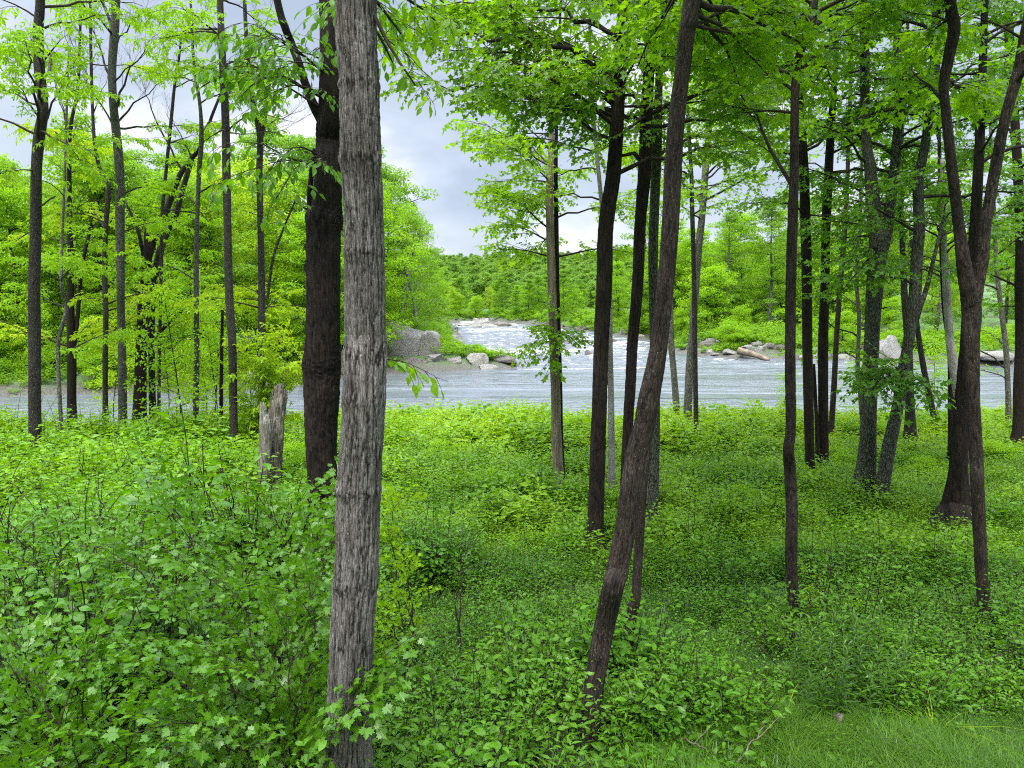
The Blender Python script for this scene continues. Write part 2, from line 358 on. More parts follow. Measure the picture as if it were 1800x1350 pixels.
def make_ground():
    u = np.linspace(-1, 1, 260); xs = np.sign(u) * (np.abs(u) * 40 + np.abs(u) ** 4 * 460)
    v = np.linspace(0, 1, 330); ys = -25 + v * 150 + v ** 5 * 900
    X, Y = np.meshgrid(xs, ys); Z = ground(X.ravel(), Y.ravel())
    n, m = X.shape; i = np.arange(n - 1)[:, None] * m; j = np.arange(m - 1)[None]
    q = np.stack([i + j, i + j + 1, i + m + j + 1, i + m + j], -1).reshape(-1, 4)
    sdg = river_sd(X.ravel(), Y.ravel()); g = Geo(); g.add(np.stack([X.ravel(), Y.ravel(), Z], -1), [q], rnd=np.interp(sdg, [-2, .2, 1.5, 2.6], [1, 1, .75, 0])); o = link('ground', g.mesh('ground', [SOIL])); tag(o, kind='structure')
make_ground()
def make_river():
    xs = np.concatenate([np.arange(-82, -26, .8), np.arange(-26, 46, .24), np.arange(46, 112, .8)])
    ys = np.concatenate([np.arange(18, 60, .24), np.arange(60, 166, .3)])
    X, Y = np.meshgrid(xs, ys); x = X.ravel(); y = Y.ravel(); sd = river_sd(x, y)
    rap = np.interp(y, [60, 70, 76, 150], [0, .35, 1, 1]) * np.clip(-sd / 3 + .2, 0, 1)
    calm = np.interp(y, [66, 74], [1, 0])
    z = water_z(y) + .16 * (fbm(np.stack([x * .35, y * .75, x * 0], -1), 3, 3) - .5)
    rid = 1 - np.abs(fbm(np.stack([x * .16, y * .42, x * 0], -1), 3, 4) * 2 - 1)
    chop = fbm(np.stack([x * .7, y * 1.5, x * 0], -1), 3, 6)
    z += rap * (.42 * (rid - .8) + .30 * (chop - .5))
    stair = fbm(np.stack([x * .06, y * .24 + 3, x * 0], -1), 2, 8)
    foam = rap * (.26 + .52 * np.clip((rid - .80) * 3.2, 0, 1) * np.clip((stair - .36) * 5, 0, 1) + .35 * np.clip((chop - .55) * 3, 0, 1))
    band = np.exp(-((y - (69.3 + .12 * x)) / 1.0) ** 2) * np.clip((x + 1.5) / 3, 0, 1) * np.clip((19 - x) / 6, 0, 1)
    foam = np.maximum(foam, band * (.25 + .55 * fbm(np.stack([x * .5, y * 1.2, x * 0], -1), 3, 19)))
    strk = fbm(np.stack([x * .09, y * .8, x * 0], -1), 3, 11)
    foam = np.maximum(foam, calm * .22 * np.clip((strk - .42) * 3, 0, 1) * np.clip(-sd / 6, 0, 1))
    n, m = X.shape; i = np.arange(n - 1)[:, None] * m; j = np.arange(m - 1)[None]
    q = np.stack([i + j, i + j + 1, i + m + j + 1, i + m + j], -1).reshape(-1, 4)
    q = q[(sd[q].min(1) < 1.5)]
    used, inv = np.unique(q, return_inverse=True)
    slick = fbm(np.stack([x * .05, y * .42, x * 0], -1), 4, 15)      # calmer and rougher current bands
    amp = np.clip(.30 + 3.2 * (slick - .40), .12, 1.0); amp = np.maximum(amp, rap * .9)
    amp *= np.interp(-sd, [0, 3, 7], [.25, .5, 1]) * np.where((y > 52) & (x < 3), np.interp(-sd, [0, 8], [.3, 1]), 1)
    bk_ = np.stack([amp, amp * 0, amp * 0], -1)
    g = Geo(); g.add(np.stack([x, y, z], -1)[used], [inv.reshape(-1, 4)], rnd=foam[used], bk=bk_[used]); o = link('river', g.mesh('river', [WATER])); tag(o, kind='structure')
make_river()

# ------------------------------------------------------------------ leaves
def leaf_stamp(kind):
    g = Geo()
    if kind == 'ovate':
        v = [(0, 0, 0), (.16, -.17, .03), (.45, -.27, .05), (.78, -.15, .0), (1.05, 0, -.14), (.78, .15, .0), (.45, .27, .05), (.16, .17, .03), (.5, 0, -.01)]
        g.add(v, [[(0, 1, 2, 3, 4, 8)], [(0, 8, 4, 5, 6, 7)]])
    elif kind == 'lance':
        v = [(0, 0, 0), (.35, -.12, .02), (.7, -.08, -.05), (1, 0, -.22), (.7, .08, -.05), (.35, .12, .02), (.5, 0, -.03)]
        g.add(v, [[(0, 1, 2, 3, 6)], [(0, 6, 3, 4, 5)]])
    elif kind == 'maple':
        h = [(0, 0), (-.10, -.14), (-.16, -.40), (.06, -.36), (.10, -.62), (.27, -.50), (.44, -.66), (.47, -.42), (.62, -.40), (.50, -.17), (.70, -.21), (.80, -.12), (1, 0)]
        a = [(x, y, .10 * abs(y) - .13 * x * x) for x, y in h]; b = [(x, -y, z) for x, y, z in a[1:-1]]
        v = a + b; n = len(a); nb = len(b)
        g.add(v, [[tuple(range(n))], [tuple([0] + [n - 1] + [n + k for k in range(nb - 1, -1, -1)])]])
    elif kind == 'maple_lo':
        h = [(0, 0), (-.1, -.36), (.12, -.34), (.38, -.62), (.46, -.22), (1, 0)]
        a = [(x, y, .10 * abs(y) - .15 * x * x) for x, y in h]; b = [(x, -y, z) for x, y, z in a[1:-1]]
        v = a + b; n = len(a); nb = len(b)
        g.add(v, [[tuple(range(n))], [tuple([0] + [n - 1] + [n + k for k in range(nb - 1, -1, -1)])]])
    elif kind == 'simple':
        g.add([(0, 0, 0), (.42, -.27, .05), (1, 0, -.12), (.42, .27, .05)], [[(0, 1, 2)], [(0, 2, 3)]])
    elif kind == 'compound':      # three drooping leaflets of one ash or box elder leaf
        for ax, ay, ln, wd in ((1, 0, 1, .2), (.35, .75, .8, .18), (.35, -.75, .8, .18)):
            d = np.array([ax, ay]) / math.hypot(ax, ay); pn = np.array([-d[1], d[0]]); o = np.array([.12, 0])
            pts = [o, o + d * ln * .42 - pn * wd, o + d * ln, o + d * ln * .42 + pn * wd]
            zz = [0, .03, -.35 * ln, .03]
            g.add([(p[0], p[1], z) for p, z in zip(pts, zz)], [[(0, 1, 2)], [(0, 2, 3)]])
    return g.pack()
LS = {k: leaf_stamp(k) for k in ('ovate', 'lance', 'maple', 'maple_lo', 'simple', 'compound')}

def spray(seed, leaf, size, length=1.1, twigs=9, droop=.25, bare=False, up=.0, sides=3, per=7, lw=.55):
    """a leafy branch end lying along +X, leaves in material 0, wood in material 1"""
    r = np.random.default_rng(seed); g = Geo()
    def curve(p0, d, ln, n, dr):
        P = [p0]; d = norm(d)
        for k in range(n):
            d = norm(d + r.normal(0, .10, 3) + np.array([0, 0, -dr / n])); P.append(P[-1] + d * ln / n)
        return np.array(P)
    main = curve(np.zeros(3), np.array([1, 0, .12 + up]), length, 7, droop)
    g.tube(main, np.linspace(.0075, .002, 8) * max(length, .6), sides, 1)
    tips = [(main[k], norm(main[min(k + 1, 7)] - main[k - 1]), .9) for k in range(3, 8)]
    ps, ds = [], []
    for k in range(twigs):
        t = .15 + .83 * k / twigs; i = min(int(t * 7), 6); p0 = main[i] + (main[i + 1] - main[i]) * (t * 7 - i)
        ta = norm(main[i + 1] - main[i]); sgn = 1 if k % 2 else -1
        a = radians(r.uniform(35, 65)) * sgn
        d = np.array([ta[0] * cos(a) - ta[1] * sin(a), ta[0] * sin(a) + ta[1] * cos(a), ta[2] + r.normal(0, .22)])
        ln = length * (.55 - .38 * t) * r.uniform(.8, 1.25)
        tw = curve(p0, d, ln, 4, droop * .8)
        g.tube(tw, np.linspace(.0034, .0014, 5), 3, 1, cap=False)
        if bare:
            for q in range(3):
                j = r.integers(1, 4); b = radians(r.uniform(30, 60)) * r.choice([-1, 1]); dd = norm(tw[j + 1] - tw[j])
                d2 = np.array([dd[0] * cos(b) - dd[1] * sin(b), dd[0] * sin(b) + dd[1] * cos(b), dd[2] + r.normal(.1, .3)])
                g.tube(curve(tw[j], d2, ln * .5, 3, 0), np.linspace(.002, .001, 4), 3, 1, cap=False)
        m = max(2, int(per * ln / (length * .4)))
        for q in range(m):
            u = (q + .7) / m * 4; j = min(int(u), 3); ps.append(tw[j] + (tw[j + 1] - tw[j]) * (u - j))
            dd = norm(tw[j + 1] - tw[j]); b = radians(r.uniform(25, 75)) * (1 if q % 2 else -1)
            if q == m - 1: b = 0
            ds.append([dd[0] * cos(b) - dd[1] * sin(b), dd[0] * sin(b) + dd[1] * cos(b), dd[2] - r.uniform(.05, .55)])
    if not bare:
        ps = np.array(ps); ds = norm(np.array(ds)); n = len(ps)
        upv = norm(np.stack([r.normal(0, .38, n), r.normal(0, .38, n), np.ones(n)], -1))
        g.inst(LS[leaf], frames(ds, upv), ps + ds * size * .15, size * r.uniform(.6, 1.15, n), r.uniform(0, 1, n))
    return g.pack()
SPR = {
    'maple': [spray(s, 'maple', .105, 1.0, 9, .3, per=5) for s in range(5)],
    'maple_lo': [spray(s + 10, 'maple_lo', .125, 1.15, 9, .3, per=6) for s in range(5)],
    'ovate': [spray(s + 20, 'ovate', .11, 1.0, 8, .7, per=5) for s in range(4)],
    'ash': [spray(s + 30, 'compound', .17, 1.1, 8, .55, per=5) for s in range(5)],
    'fine': [spray(s + 40, 'simple', .085, 1.1, 11, .3, per=8) for s in range(5)],
    'small_ovate': [spray(s + 60, 'ovate', .105, .5, 5, .8, per=3) for s in range(4)],
    'bare': [spray(s + 50, 'simple', .1, 1.3, 8, -.2, True, up=.4) for s in range(4)],
}

# ------------------------------------------------------------------ traced trees
def furrow(strength, freq, seed, knots=()):
    def f(bk, r0):
        q = bk.copy(); q[:, 2] /= 5.0; q[:, :2] += (fbm(bk * 7, 2, seed + 1) - .5)[:, None] * .05
        n = fbm(q * freq, 4, seed); rid = np.abs(n * 2 - 1)
        big = fbm(bk * 3.0, 3, seed + 3) - .5
        groove = np.clip(rid * 3.4, 0, 1) * .75 + .25 * np.clip(np.abs(fbm(bk * freq * 1.1 + 9, 3, seed + 5) * 2 - 1) * 4, 0, 1)
        d = 1 + strength * (groove - .6) + .10 * big
        ang = np.arctan2(bk[:, 1], bk[:, 0])
        for zc, hh, am, a0, aw in knots:
            wz = np.exp(-((bk[:, 2] - zc) / hh) ** 2)
            da = (ang - a0 + pi) % (2 * pi) - pi
            rough = fbm(bk * 34, 3, seed + 9)
            d += am * wz * (.35 + np.exp(-(da / aw) ** 2)) * (.4 + 1.2 * rough)
            groove = groove * (1 - wz * .8 * np.clip((.55 - rough) * 6, 0, 1))
        return d, groove
    return f
def trunk_path(pts, d, step, base=True, top=0.0, lean_d=0.0, seed=0):
    """pts from the bottom up: (px, py, width). Returns positions and radii"""
    r = np.random.default_rng(seed)
    P = []; R = []
    for k, (px, py, wd) in enumerate(pts):
        dd = d + lean_d * k / max(len(pts) - 1, 1) + (r.normal(0, .04) if 0 < k else 0)
        P.append(at(px, py, dd)); R.append(wd / 2 * scale_at(dd))
    P = np.array(P); R = np.array(R)
    if base:
        g = gz(P[0][0], P[0][1]) - .15
        if P[0][2] > g + .2:
            dirn = (P[1] - P[0]) / max(P[1][2] - P[0][2], .2); dirn = np.clip(dirn, -.35, .35); dirn[2] = 1
            q = P[0] - dirn * (P[0][2] - g); P = np.vstack([q, P]); R = np.concatenate([[R[0] * 1.25], R])
        else: P[0][2] = min(P[0][2], g); R[0] *= 1.15
    if top > 0:
        dirn = norm(P[-1] - P[-2]); n = max(2, int(top / 1.5))
        for k in range(n):
            dirn = norm(dirn * np.array([.9, .9, 1]) + r.normal(0, .07, 3)); P = np.vstack([P, P[-1] + dirn * top / n]); R = np.append(R, R[-1] * (1 - .75 / n))
    Ls = np.linalg.norm(np.diff(P, axis=0), axis=1).sum()
    n = max(8, int(Ls / step))
    Q = catmull(np.hstack([P, R[:, None]]), n)
    return Q[:, :3], np.maximum(Q[:, 3], .003)
def limb_curve(p0, p1, n, arch, r):
    a = p0; c = p1; Ln = np.linalg.norm(c - a); m = (a + c) / 2 + np.array([0, 0, arch * Ln]) + r.normal(0, .05 * Ln, 3)
    t = np.linspace(0, 1, n)[:, None]
    P = (1 - t) ** 2 * a + 2 * t * (1 - t) * m + t ** 2 * c
    P[1:-1] += r.normal(0, .012 * Ln, (n - 2, 3)); return P
def rows_of(P):
    rel = P - np.array([0, 0, H]); fw = rel[:, 1] * cos(PITCH) - rel[:, 2] * sin(PITCH); upc = rel[:, 1] * sin(PITCH) + rel[:, 2] * cos(PITCH)
    return 675 - F * upc / fw
def on_path(P, py): return int(np.argmin(np.abs(rows_of(P) - py)))
def sprays_along(G, P, kinds, r, dens, smin, smax, t0=.22, shade=.5):
    Ln = np.linalg.norm(np.diff(P, axis=0), axis=1).sum(); m = max(2, int(Ln * (1 - t0) * dens))
    for k in range(m):
        t = t0 + (1 - t0) * (k + r.uniform(0, 1)) / m; u = t * (len(P) - 1); j = min(int(u), len(P) - 2)
        p = P[j] + (P[j + 1] - P[j]) * (u - j); ta = norm(P[j + 1] - P[j])
        a = radians(r.uniform(15, 80)) * r.choice([-1, 1]) * (1 - .6 * t)
        d = np.array([ta[0] * cos(a) - ta[1] * sin(a), ta[0] * sin(a) + ta[1] * cos(a), ta[2] * .5 + r.normal(0, .18)])
        st = kinds[r.integers(len(kinds))]
        up = norm(np.array([r.normal(0, .2), r.normal(0, .2), 1.0]))
        G.inst(st, frames(d[None], up[None]), p[None], [r.uniform(smin, smax)], [np.clip(shade + r.normal(0, .22), 0, 1)], .5)
def tree(label, stems, d, bark, leaf='green', kind='maple_lo', auto=(0, 0, 0, 1, 1), br=(), bare=(), name='tree', sides=14, step=.14,
         top=4, disp=None, dens=4.0, ss=(.6, 1.1), seed=None, group=None, stubs=(), shade=.5, cat='tree', high=0):
    """stems: lists of traced points (bottom up), the first one is the trunk. auto = (count, row_low, row_high, len_min, len_max)"""
    seed = seed if seed is not None else abs(hash(label)) % 99999 if False else sum(ord(c_) * (i_ + 1) for i_, c_ in enumerate(label)) % 99991
    r = np.random.default_rng(seed)
    paths = []; T = Geo()
    for si, s in enumerate(stems):
        ends_above = s[-1][1] <= 8
        P, R = trunk_path(s, d, step, base=(si == 0 or s[0][1] > 640), top=top if ends_above else 0, seed=seed + si, lean_d=(0 if si == 0 else r.uniform(-.3, .3)))
        if si == 0: # root flare
            z0 = P[0][2]; R = R * (1 + .75 * np.exp(-((P[:, 2] - z0) / (.9 * R[0] * 2.2 + .05)) ** 2))
        T.tube(P, R, sides, 0, disp=disp[si] if isinstance(disp, (list, tuple)) else disp)
        paths.append((P, R))
    org = paths[0][0][0].copy()
    Cn = Geo()
    def limb(P0, r0, p1, ks, leafy, arch=None, t0=.22, dn=None):
        Ln = np.linalg.norm(p1 - P0); n = max(6, int(Ln / .25))
        q = limb_curve(P0, p1, n, r.uniform(.04, .16) if arch is None else arch, r)
        T.tube(q, np.linspace(min(r0 * .5, .012 + .011 * Ln), .005, n), 6 if d < 14 else 5, 1)
        if leafy: sprays_along(Cn, q, ks, r, dens if dn is None else dn, ss[0], ss[1], t0, shade)
        return q
    for (row, ex, ey, dy) in br:
        si = 0
        if isinstance(row, tuple): si, row = row
        P, R = paths[si]; i = on_path(P, row); limb(P[i], R[i], at(ex, ey, d + dy), SPR[kind], True)
    nA, rl, rh, l0, l1 = auto
    for k in range(nA):
        row = r.uniform(rh, rl); ok = [q for q in paths if rows_of(q[0]).min() < row + 30 and rows_of(q[0]).max() > row] or [paths[0]]
        P, R = ok[r.integers(len(ok))]; i = on_path(P, row); az = r.uniform(0, 2 * pi); ln = r.uniform(l0, l1)
        e_ = P[i] + np.array([cos(az), sin(az), r.uniform(-.05, .55)]) * ln
        if e_[1] < 4.5: e_[1] = 4.5 + r.uniform(0, 1)
        limb(P[i], R[i], e_, SPR[kind], True)
    for k in range(high):      # limbs added above the frame, out of view, to shade the foreground
        P, R = paths[k % min(len(paths), 2)]; m_ = len(P); i = int(r.uniform(.82, .99) * (m_ - 1)); az = r.uniform(0, 2 * pi); ln = r.uniform(1.6, 3.4)
        e_ = P[i] + np.array([cos(az), sin(az), r.uniform(.1, .5)]) * ln; q = limb_curve(P[i], e_, 9, .08, r)
        T.tube(q, np.linspace(.035, .006, 9), 5, 1); sprays_along(Cn, q, SPR['maple_lo'], r, 3.4, 1.0, 1.6, .2, shade)
    for (row, ex, ey, dy) in bare:
        si = 0
        if isinstance(row, tuple): si, row = row
        P, R = paths[si]; i = on_path(P, row); q = limb(P[i], R[i], at(ex, ey, d + dy), None, False, .02)
        sprays_along(T, q, SPR['bare'], r, 2.2, .5, 1.0, .25)
    for (row, ex, ey, wpx) in stubs:      # broken or short leafless limbs
        si = 0
        if isinstance(row, tuple): si, row = row
        P, R = paths[si]; i = on_path(P, row); q = limb_curve(P[i], at(ex, ey, d - .1), 8, -.05, r)
        T.tube(q, np.linspace(wpx * .6, wpx * .4, 8) * scale_at(d), 8, 0)
    o = empty(name, org); tag(o, label, cat, group)
    T.v = [x - org for x in T.v]
    # bare twigs carry leaf material index 0 in the stamp's wood slot 1 already
    t_ = link('trunk', T.mesh('trunk', [BARK[bark], BARK['twig'] if bark not in ('pale', 'lichen', 'bare') else BARK['thin']]), o)
    if Cn.n:
        Cn.v = [x - org for x in Cn.v]
        link('crown', Cn.mesh('crown', [LEAF[leaf], BARK['twig']], smooth_mats=(1,)), o)
    return o

# ---- the near trunks
tree('thick gray furrowed tree trunk in front, crossing the whole view with lichen flecks',
     [[(606, 1400, 104), (611, 1350, 84), (618, 1130, 78), (626, 1000, 78), (631, 850, 76), (640, 700, 73), (643, 600, 70), (642, 560, 70), (640, 400, 66), (634, 250, 67), (631, 130, 65), (626, 0, 68)]],
     5.3, 'main', 'green', 'small_ovate', top=7, sides=170, step=.011, name='tree',
     disp=furrow(.12, 15, 21, [(5.22, .055, .14, 1.15, .7), (3.86, .11, .10, 1.5, .8), (3.55, .05, .06, 1.7, 1), (2.9, .04, .08, 2.2, .8), (4.6, .04, .07, 2.4, .5), (2.2, .05, .06, 1.2, .8), (5.7, .03, .05, 1.0, 3)]),
     br=[(-20, 730, 150, -.1), (-30, 705, 60, .3), (10, 690, 110, .2), (-60, 770, 40, .5), (640, 668, 632, .2), (-60, 780, 5, .2)], auto=(8, -60, -300, 1.5, 3), dens=3.6, high=2)
tree('dark brown forked tree with a knotted bend just left of the gray trunk',
     [[(570, 905, 62), (567, 850, 52), (564, 760, 56), (566, 690, 62), (566, 640, 62), (568, 560, 58), (569, 400, 58), (573, 385, 54), (577, 300, 44), (580, 250, 46), (582, 200, 42), (583, 100, 40), (582, 0, 40)],
      [(578, 222, 26), (565, 208, 20), (550, 182, 16), (536, 145, 14), (524, 108, 14), (512, 75, 13), (500, 45, 13), (487, 0, 12)],
      [(556, 402, 14), (547, 392, 9), (544, 350, 9), (547, 310, 9), (553, 262, 7)]],
     12, 'dark', 'deep', 'ovate', top=5, sides=64, step=.03, disp=furrow(.09, 20, 5, [(6.0, .16, .10, 1.6, 2), (7.5, .15, .08, 1.2, 1.5), (3.75, .2, .09, 1.2, 1.5)]),
     br=[(150, 480, 60, -.8), (140, 450, 45, -1.0), (200, 465, 130, -.5), (180, 440, 115, -1), (180, 500, 150, -.6), (120, 520, 90, -.6), (285, 500, 262, -.4), (290, 480, 270, -.9), (290, 525, 290, -.3), (60, 620, -20, -2)],
     auto=(6, -60, -250, 1.5, 3.0), dens=4.0, ss=(1.0, 1.5), shade=.3, high=2)
tree('leaning dark brown tree with mottled bark, curving up to the right from the grass',
     [[(1034, 1318, 40), (1035, 1295, 37), (1045, 1200, 36), (1063, 1100, 38), (1078, 1030, 39), (1085, 1000, 39), (1099, 930, 38), (1110, 850, 37), (1118, 800, 37), (1132, 750, 37), (1141, 700, 37), (1152, 645, 33), (1159, 600, 30), (1170, 500, 30), (1178, 400, 29), (1183, 300, 30), (1190, 200, 27), (1200, 120, 26), (1207, 60, 27), (1216, 0, 28)]],
     7.0, 'brown', 'green', 'maple', top=6, sides=60, step=.025, disp=furrow(.07, 26, 6, [(1.05, .05, .05, 1.5, 3), (2.0, .06, .06, 1.5, 3)]),
     br=[(40, 1330, 60, .3), (60, 1300, 20, .8), (-40, 1290, 90, 1), (-60, 1380, 40, 1.2), (-80, 1150, 60, .5), (-60, 1120, 120, 1.2), (20, 1340, 120, .6), (0, 1420, 90, 1.4), (-20, 1260, 60, 1.5), (10, 1300, 150, 1.4)],
     auto=(8, -60, -200, 1.2, 2.2), dens=5, ss=(.5, .85), high=8)
tree('slim gray companion stem rising close behind the leaning mottled trunk',
     [[(1112, 1072, 20), (1117, 1060, 18), (1123, 960, 17), (1130, 860, 16), (1137, 790, 14), (1146, 720, 12), (1160, 620, 9), (1172, 480, 7)]],
     8.6, 'brown', 'green', 'maple', top=0, sides=24, step=.05)
tree('wavering slim dark tree with pale lichen spots, standing alone right of the leaning trunk',
     [[(1402, 1125, 24), (1401, 1110, 21), (1395, 1050, 21), (1391, 1000, 21), (1391, 950, 21), (1392, 900, 20), (1389, 830, 21), (1386, 790, 19), (1390, 750, 18), (1389, 640, 18), (1390, 510, 18), (1393, 400, 17), (1396, 300, 15), (1397, 200, 14), (1400, 130, 14), (1410, 80, 14), (1422, 50, 17), (1430, 20, 14), (1431, 0, 14)]],
     10, 'brown', 'green', 'maple_lo', sides=28, step=.04, disp=furrow(.07, 26, 8),
     br=[(330, 1290, 150, 1), (200, 1300, 200, .8), (160, 1280, 100, 1.2), (120, 1470, 150, 1), (90, 1320, 30, 1.4), (60, 1500, 20, 1), (130, 1500, 60, .6), (130, 1340, 40, -.5), (60, 1350, -10, -1)], auto=(9, 150, -200, 1.0, 2.4), dens=4.4, high=4, top=6)
tree('dark tree forking into a wide Y near the right edge, nearest of the forked trunks',
     [[(1736, 1148, 28), (1734, 1130, 24), (1729, 1060, 21), (1725, 1000, 21), (1718, 850, 22), (1716, 800, 22), (1711, 700, 21), (1708, 600, 26), (1708, 545, 31), (1700, 500, 26), (1692, 450, 22), (1686, 400, 18), (1674, 300, 17), (1663, 200, 15), (1659, 150, 16), (1668, 100, 18), (1677, 50, 19), (1669, 0, 17)],
      [(1712, 560, 16), (1718, 500, 22), (1728, 450, 20), (1732, 400, 18), (1749, 300, 18), (1769, 200, 17), (1789, 130, 18), (1801, 70, 18), (1812, 0, 16)]],
     9.7, 'brown', 'green', 'maple_lo', sides=30, step=.04, disp=furrow(.07, 26, 9),
     br=[(60, 1640, 40, .8), ((1, 70), 1700, 30, .5), (180, 1600, 120, 1.2)], auto=(11, 160, -250, 1.0, 2.4), dens=4.3, shade=.5, high=4, top=6)
tree('straight near-black trunk, leftmost of the tall dark trio at centre right',
     [[(1045, 962, 34), (1046, 940, 29), (1049, 850, 28), (1053, 720, 27), (1057, 600, 26), (1062, 500, 28), (1065, 400, 26), (1079, 300, 25), (1085, 200, 23), (1092, 100, 21), (1098, 0, 20)]],
     13, 'dark', 'green', 'maple_lo', sides=32, step=.05, disp=furrow(.09, 20, 10),
     br=[(170, 860, 130, .8), (190, 790, 90, 1), (200, 740, 150, .4), (130, 900, 60, 1), (210, 960, 180, -.5), (150, 830, 30, 1.2), (110, 720, 60, .9), (60, 780, 10, 1), (190, 1000, 120, -1), (210, 880, 165, 1.4)],
     auto=(14, 330, -110, 1.2, 3.0), dens=4.0, high=2)
tree('near-black trunk between the straight dark one and the leaning mottled one',
     [[(1097, 960, 22), (1098, 900, 19), (1099, 850, 18), (1103, 760, 18), (1108, 680, 19), (1112, 600, 19), (1121, 500, 20), (1125, 400, 20), (1133, 300, 22), (1136, 220, 21), (1139, 150, 19), (1148, 0, 17)]],
     13.6, 'dark', 'green', 'maple_lo', sides=26, step=.06, disp=furrow(.09, 20, 11),
     br=[(190, 1010, 215, -.8), (170, 1000, 170, -1.2), (205, 1060, 260, -1)], auto=(11, 330, -110, 1.2, 2.8), dens=3.8, high=2)
tree('straight tree gray green with lichen above and black below, behind the leaning trunk',
     [[(1147, 922, 24), (1147, 905, 21), (1150, 800, 19), (1151, 700, 18), (1149, 600, 14), (1148, 450, 17), (1151, 350, 17), (1155, 250, 17), (1158, 150, 13), (1164, 0, 11)]],
     14.5, 'lichen', 'green', 'maple_lo', sides=20, step=.08, auto=(12, 300, -200, 1.2, 2.8), dens=4.2)
tree('pale debarked dead tree with smooth tan wood rising right of the open sky',
     [[(984, 888, 26), (983, 860, 21), (978, 760, 18), (977, 700, 17), (973, 600, 16), (970, 500, 15), (967, 400, 14), (966, 330, 13), (968, 290, 11), (969, 230, 9), (967, 165, 6)]],
     18, 'bare', sides=20, step=.1, stubs=[(288, 915, 228, 3)])
tree('thin dark tree pressed against the pale debarked dead tree',
     [[(987, 888, 14), (988, 860, 13), (984, 760, 12), (983, 700, 12), (981, 600, 11), (979, 500, 9), (978, 400, 8), (977, 300, 7), (979, 180, 6), (984, 60, 5), (986, 0, 4)]],
     18.4, 'dark', 'spring', 'maple_lo', sides=12, step=.15,
     br=[(300, 850, 215, .8), (330, 870, 320, .5), (380, 880, 340, 1.2), (430, 890, 400, .8), (240, 860, 250, 1), (260, 900, 200, .2), (460, 890, 440, .5), (350, 930, 260, .6), (310, 915, 390, 1), (400, 940, 450, 1.2),
         (560, 960, 540, -.8), (570, 950, 600, -1), (590, 985, 610, -1.2), (600, 965, 635, -.6), (590, 1010, 600, -1)],
     auto=(14, 460, -120, 1.2, 2.6), dens=4.6)
tree('slender pale birch with thin white stem behind the straight near-black trunk',
     [[(1075, 912, 14), (1075, 880, 13), (1075, 800, 12), (1074, 700, 11), (1072, 600, 10), (1071, 500, 9), (1062, 400, 8), (1050, 280, 7), (1040, 160, 6), (1036, 0, 5)]],
     17, 'birch', 'spring', 'maple_lo', sides=14, step=.12, auto=(9, 420, -100, 1.0, 2.4), dens=4)
tree('short slanting gray green tree at the water edge behind the leaning trunk',
     [[(1191, 745, 14), (1188, 700, 12), (1184, 650, 11), (1180, 600, 11), (1178, 500, 9), (1180, 380, 7), (1184, 260, 5)]],
     32, 'pale', 'spring', 'maple_lo', sides=10, step=.2, auto=(8, 420, 200, 1.2, 2.5), dens=3)
tree('smooth gray tree leaning right at the water edge, paired with a thin dark one',
     [[(1208, 745, 17), (1210, 700, 15), (1212, 650, 14), (1219, 560, 13), (1227, 450, 13), (1234, 380, 12), (1240, 300, 12), (1248, 200, 10), (1252, 100, 8), (1256, 0, 7)]],
     30, 'pale', 'spring', 'maple_lo', sides=12, step=.2, auto=(22, 400, -60, 1.5, 4), dens=3.8)
tree('thin dark tree in front of the smooth gray one leaning at the water edge',
     [[(1225, 806, 10), (1224, 760, 9), (1222, 650, 9), (1221, 560, 9), (1219, 450, 8), (1217, 380, 8), (1215, 300, 7), (1209, 200, 6), (1206, 80, 5), (1204, 0, 4)]],
     25, 'thin', 'spring', 'maple_lo', sides=10, step=.2, auto=(22, 420, -60, 1.2, 3.4), dens=3.8)
tree('straight slim black tree right of the wavering lichen-spotted one',
     [[(1425, 858, 20), (1424, 830, 17), (1421, 700, 17), (1419, 600, 17), (1418, 480, 17), (1416, 400, 17), (1413, 300, 16), (1409, 200, 11), (1406, 100, 8), (1404, 0, 6)]],
     19, 'dark', 'green', 'maple_lo', sides=16, step=.1, auto=(22, 400, -100, 1.2, 3.2), dens=3.8)
tree('slim black tree with a thin second stem, between straight black and slanting brown ones',
     [[(1448, 830, 20), (1448, 800, 17), (1447, 700, 17), (1447, 600, 17), (1450, 500, 15), (1452, 400, 15), (1455, 330, 15), (1460, 240, 13), (1468, 120, 9), (1474, 0, 7)],
      [(1438, 815, 10), (1436, 760, 7), (1433, 690, 6), (1431, 640, 4)]],
     20, 'dark', 'deep', 'maple_lo', sides=16, step=.1, auto=(18, 430, -100, 1.2, 3.4), dens=3.6)
tree('slanting slim brown tree on the shore left of the big lichen-covered fork',
     [[(1461, 770, 12), (1462, 740, 10), (1466, 680, 10), (1470, 600, 9), (1477, 500, 9), (1485, 400, 9), (1490, 300, 7), (1494, 180, 6), (1500, 0, 5)]],
     26, 'brown', 'deep', 'maple_lo', sides=10, step=.2, auto=(20, 430, -60, 1.2, 3.5), dens=3.8)
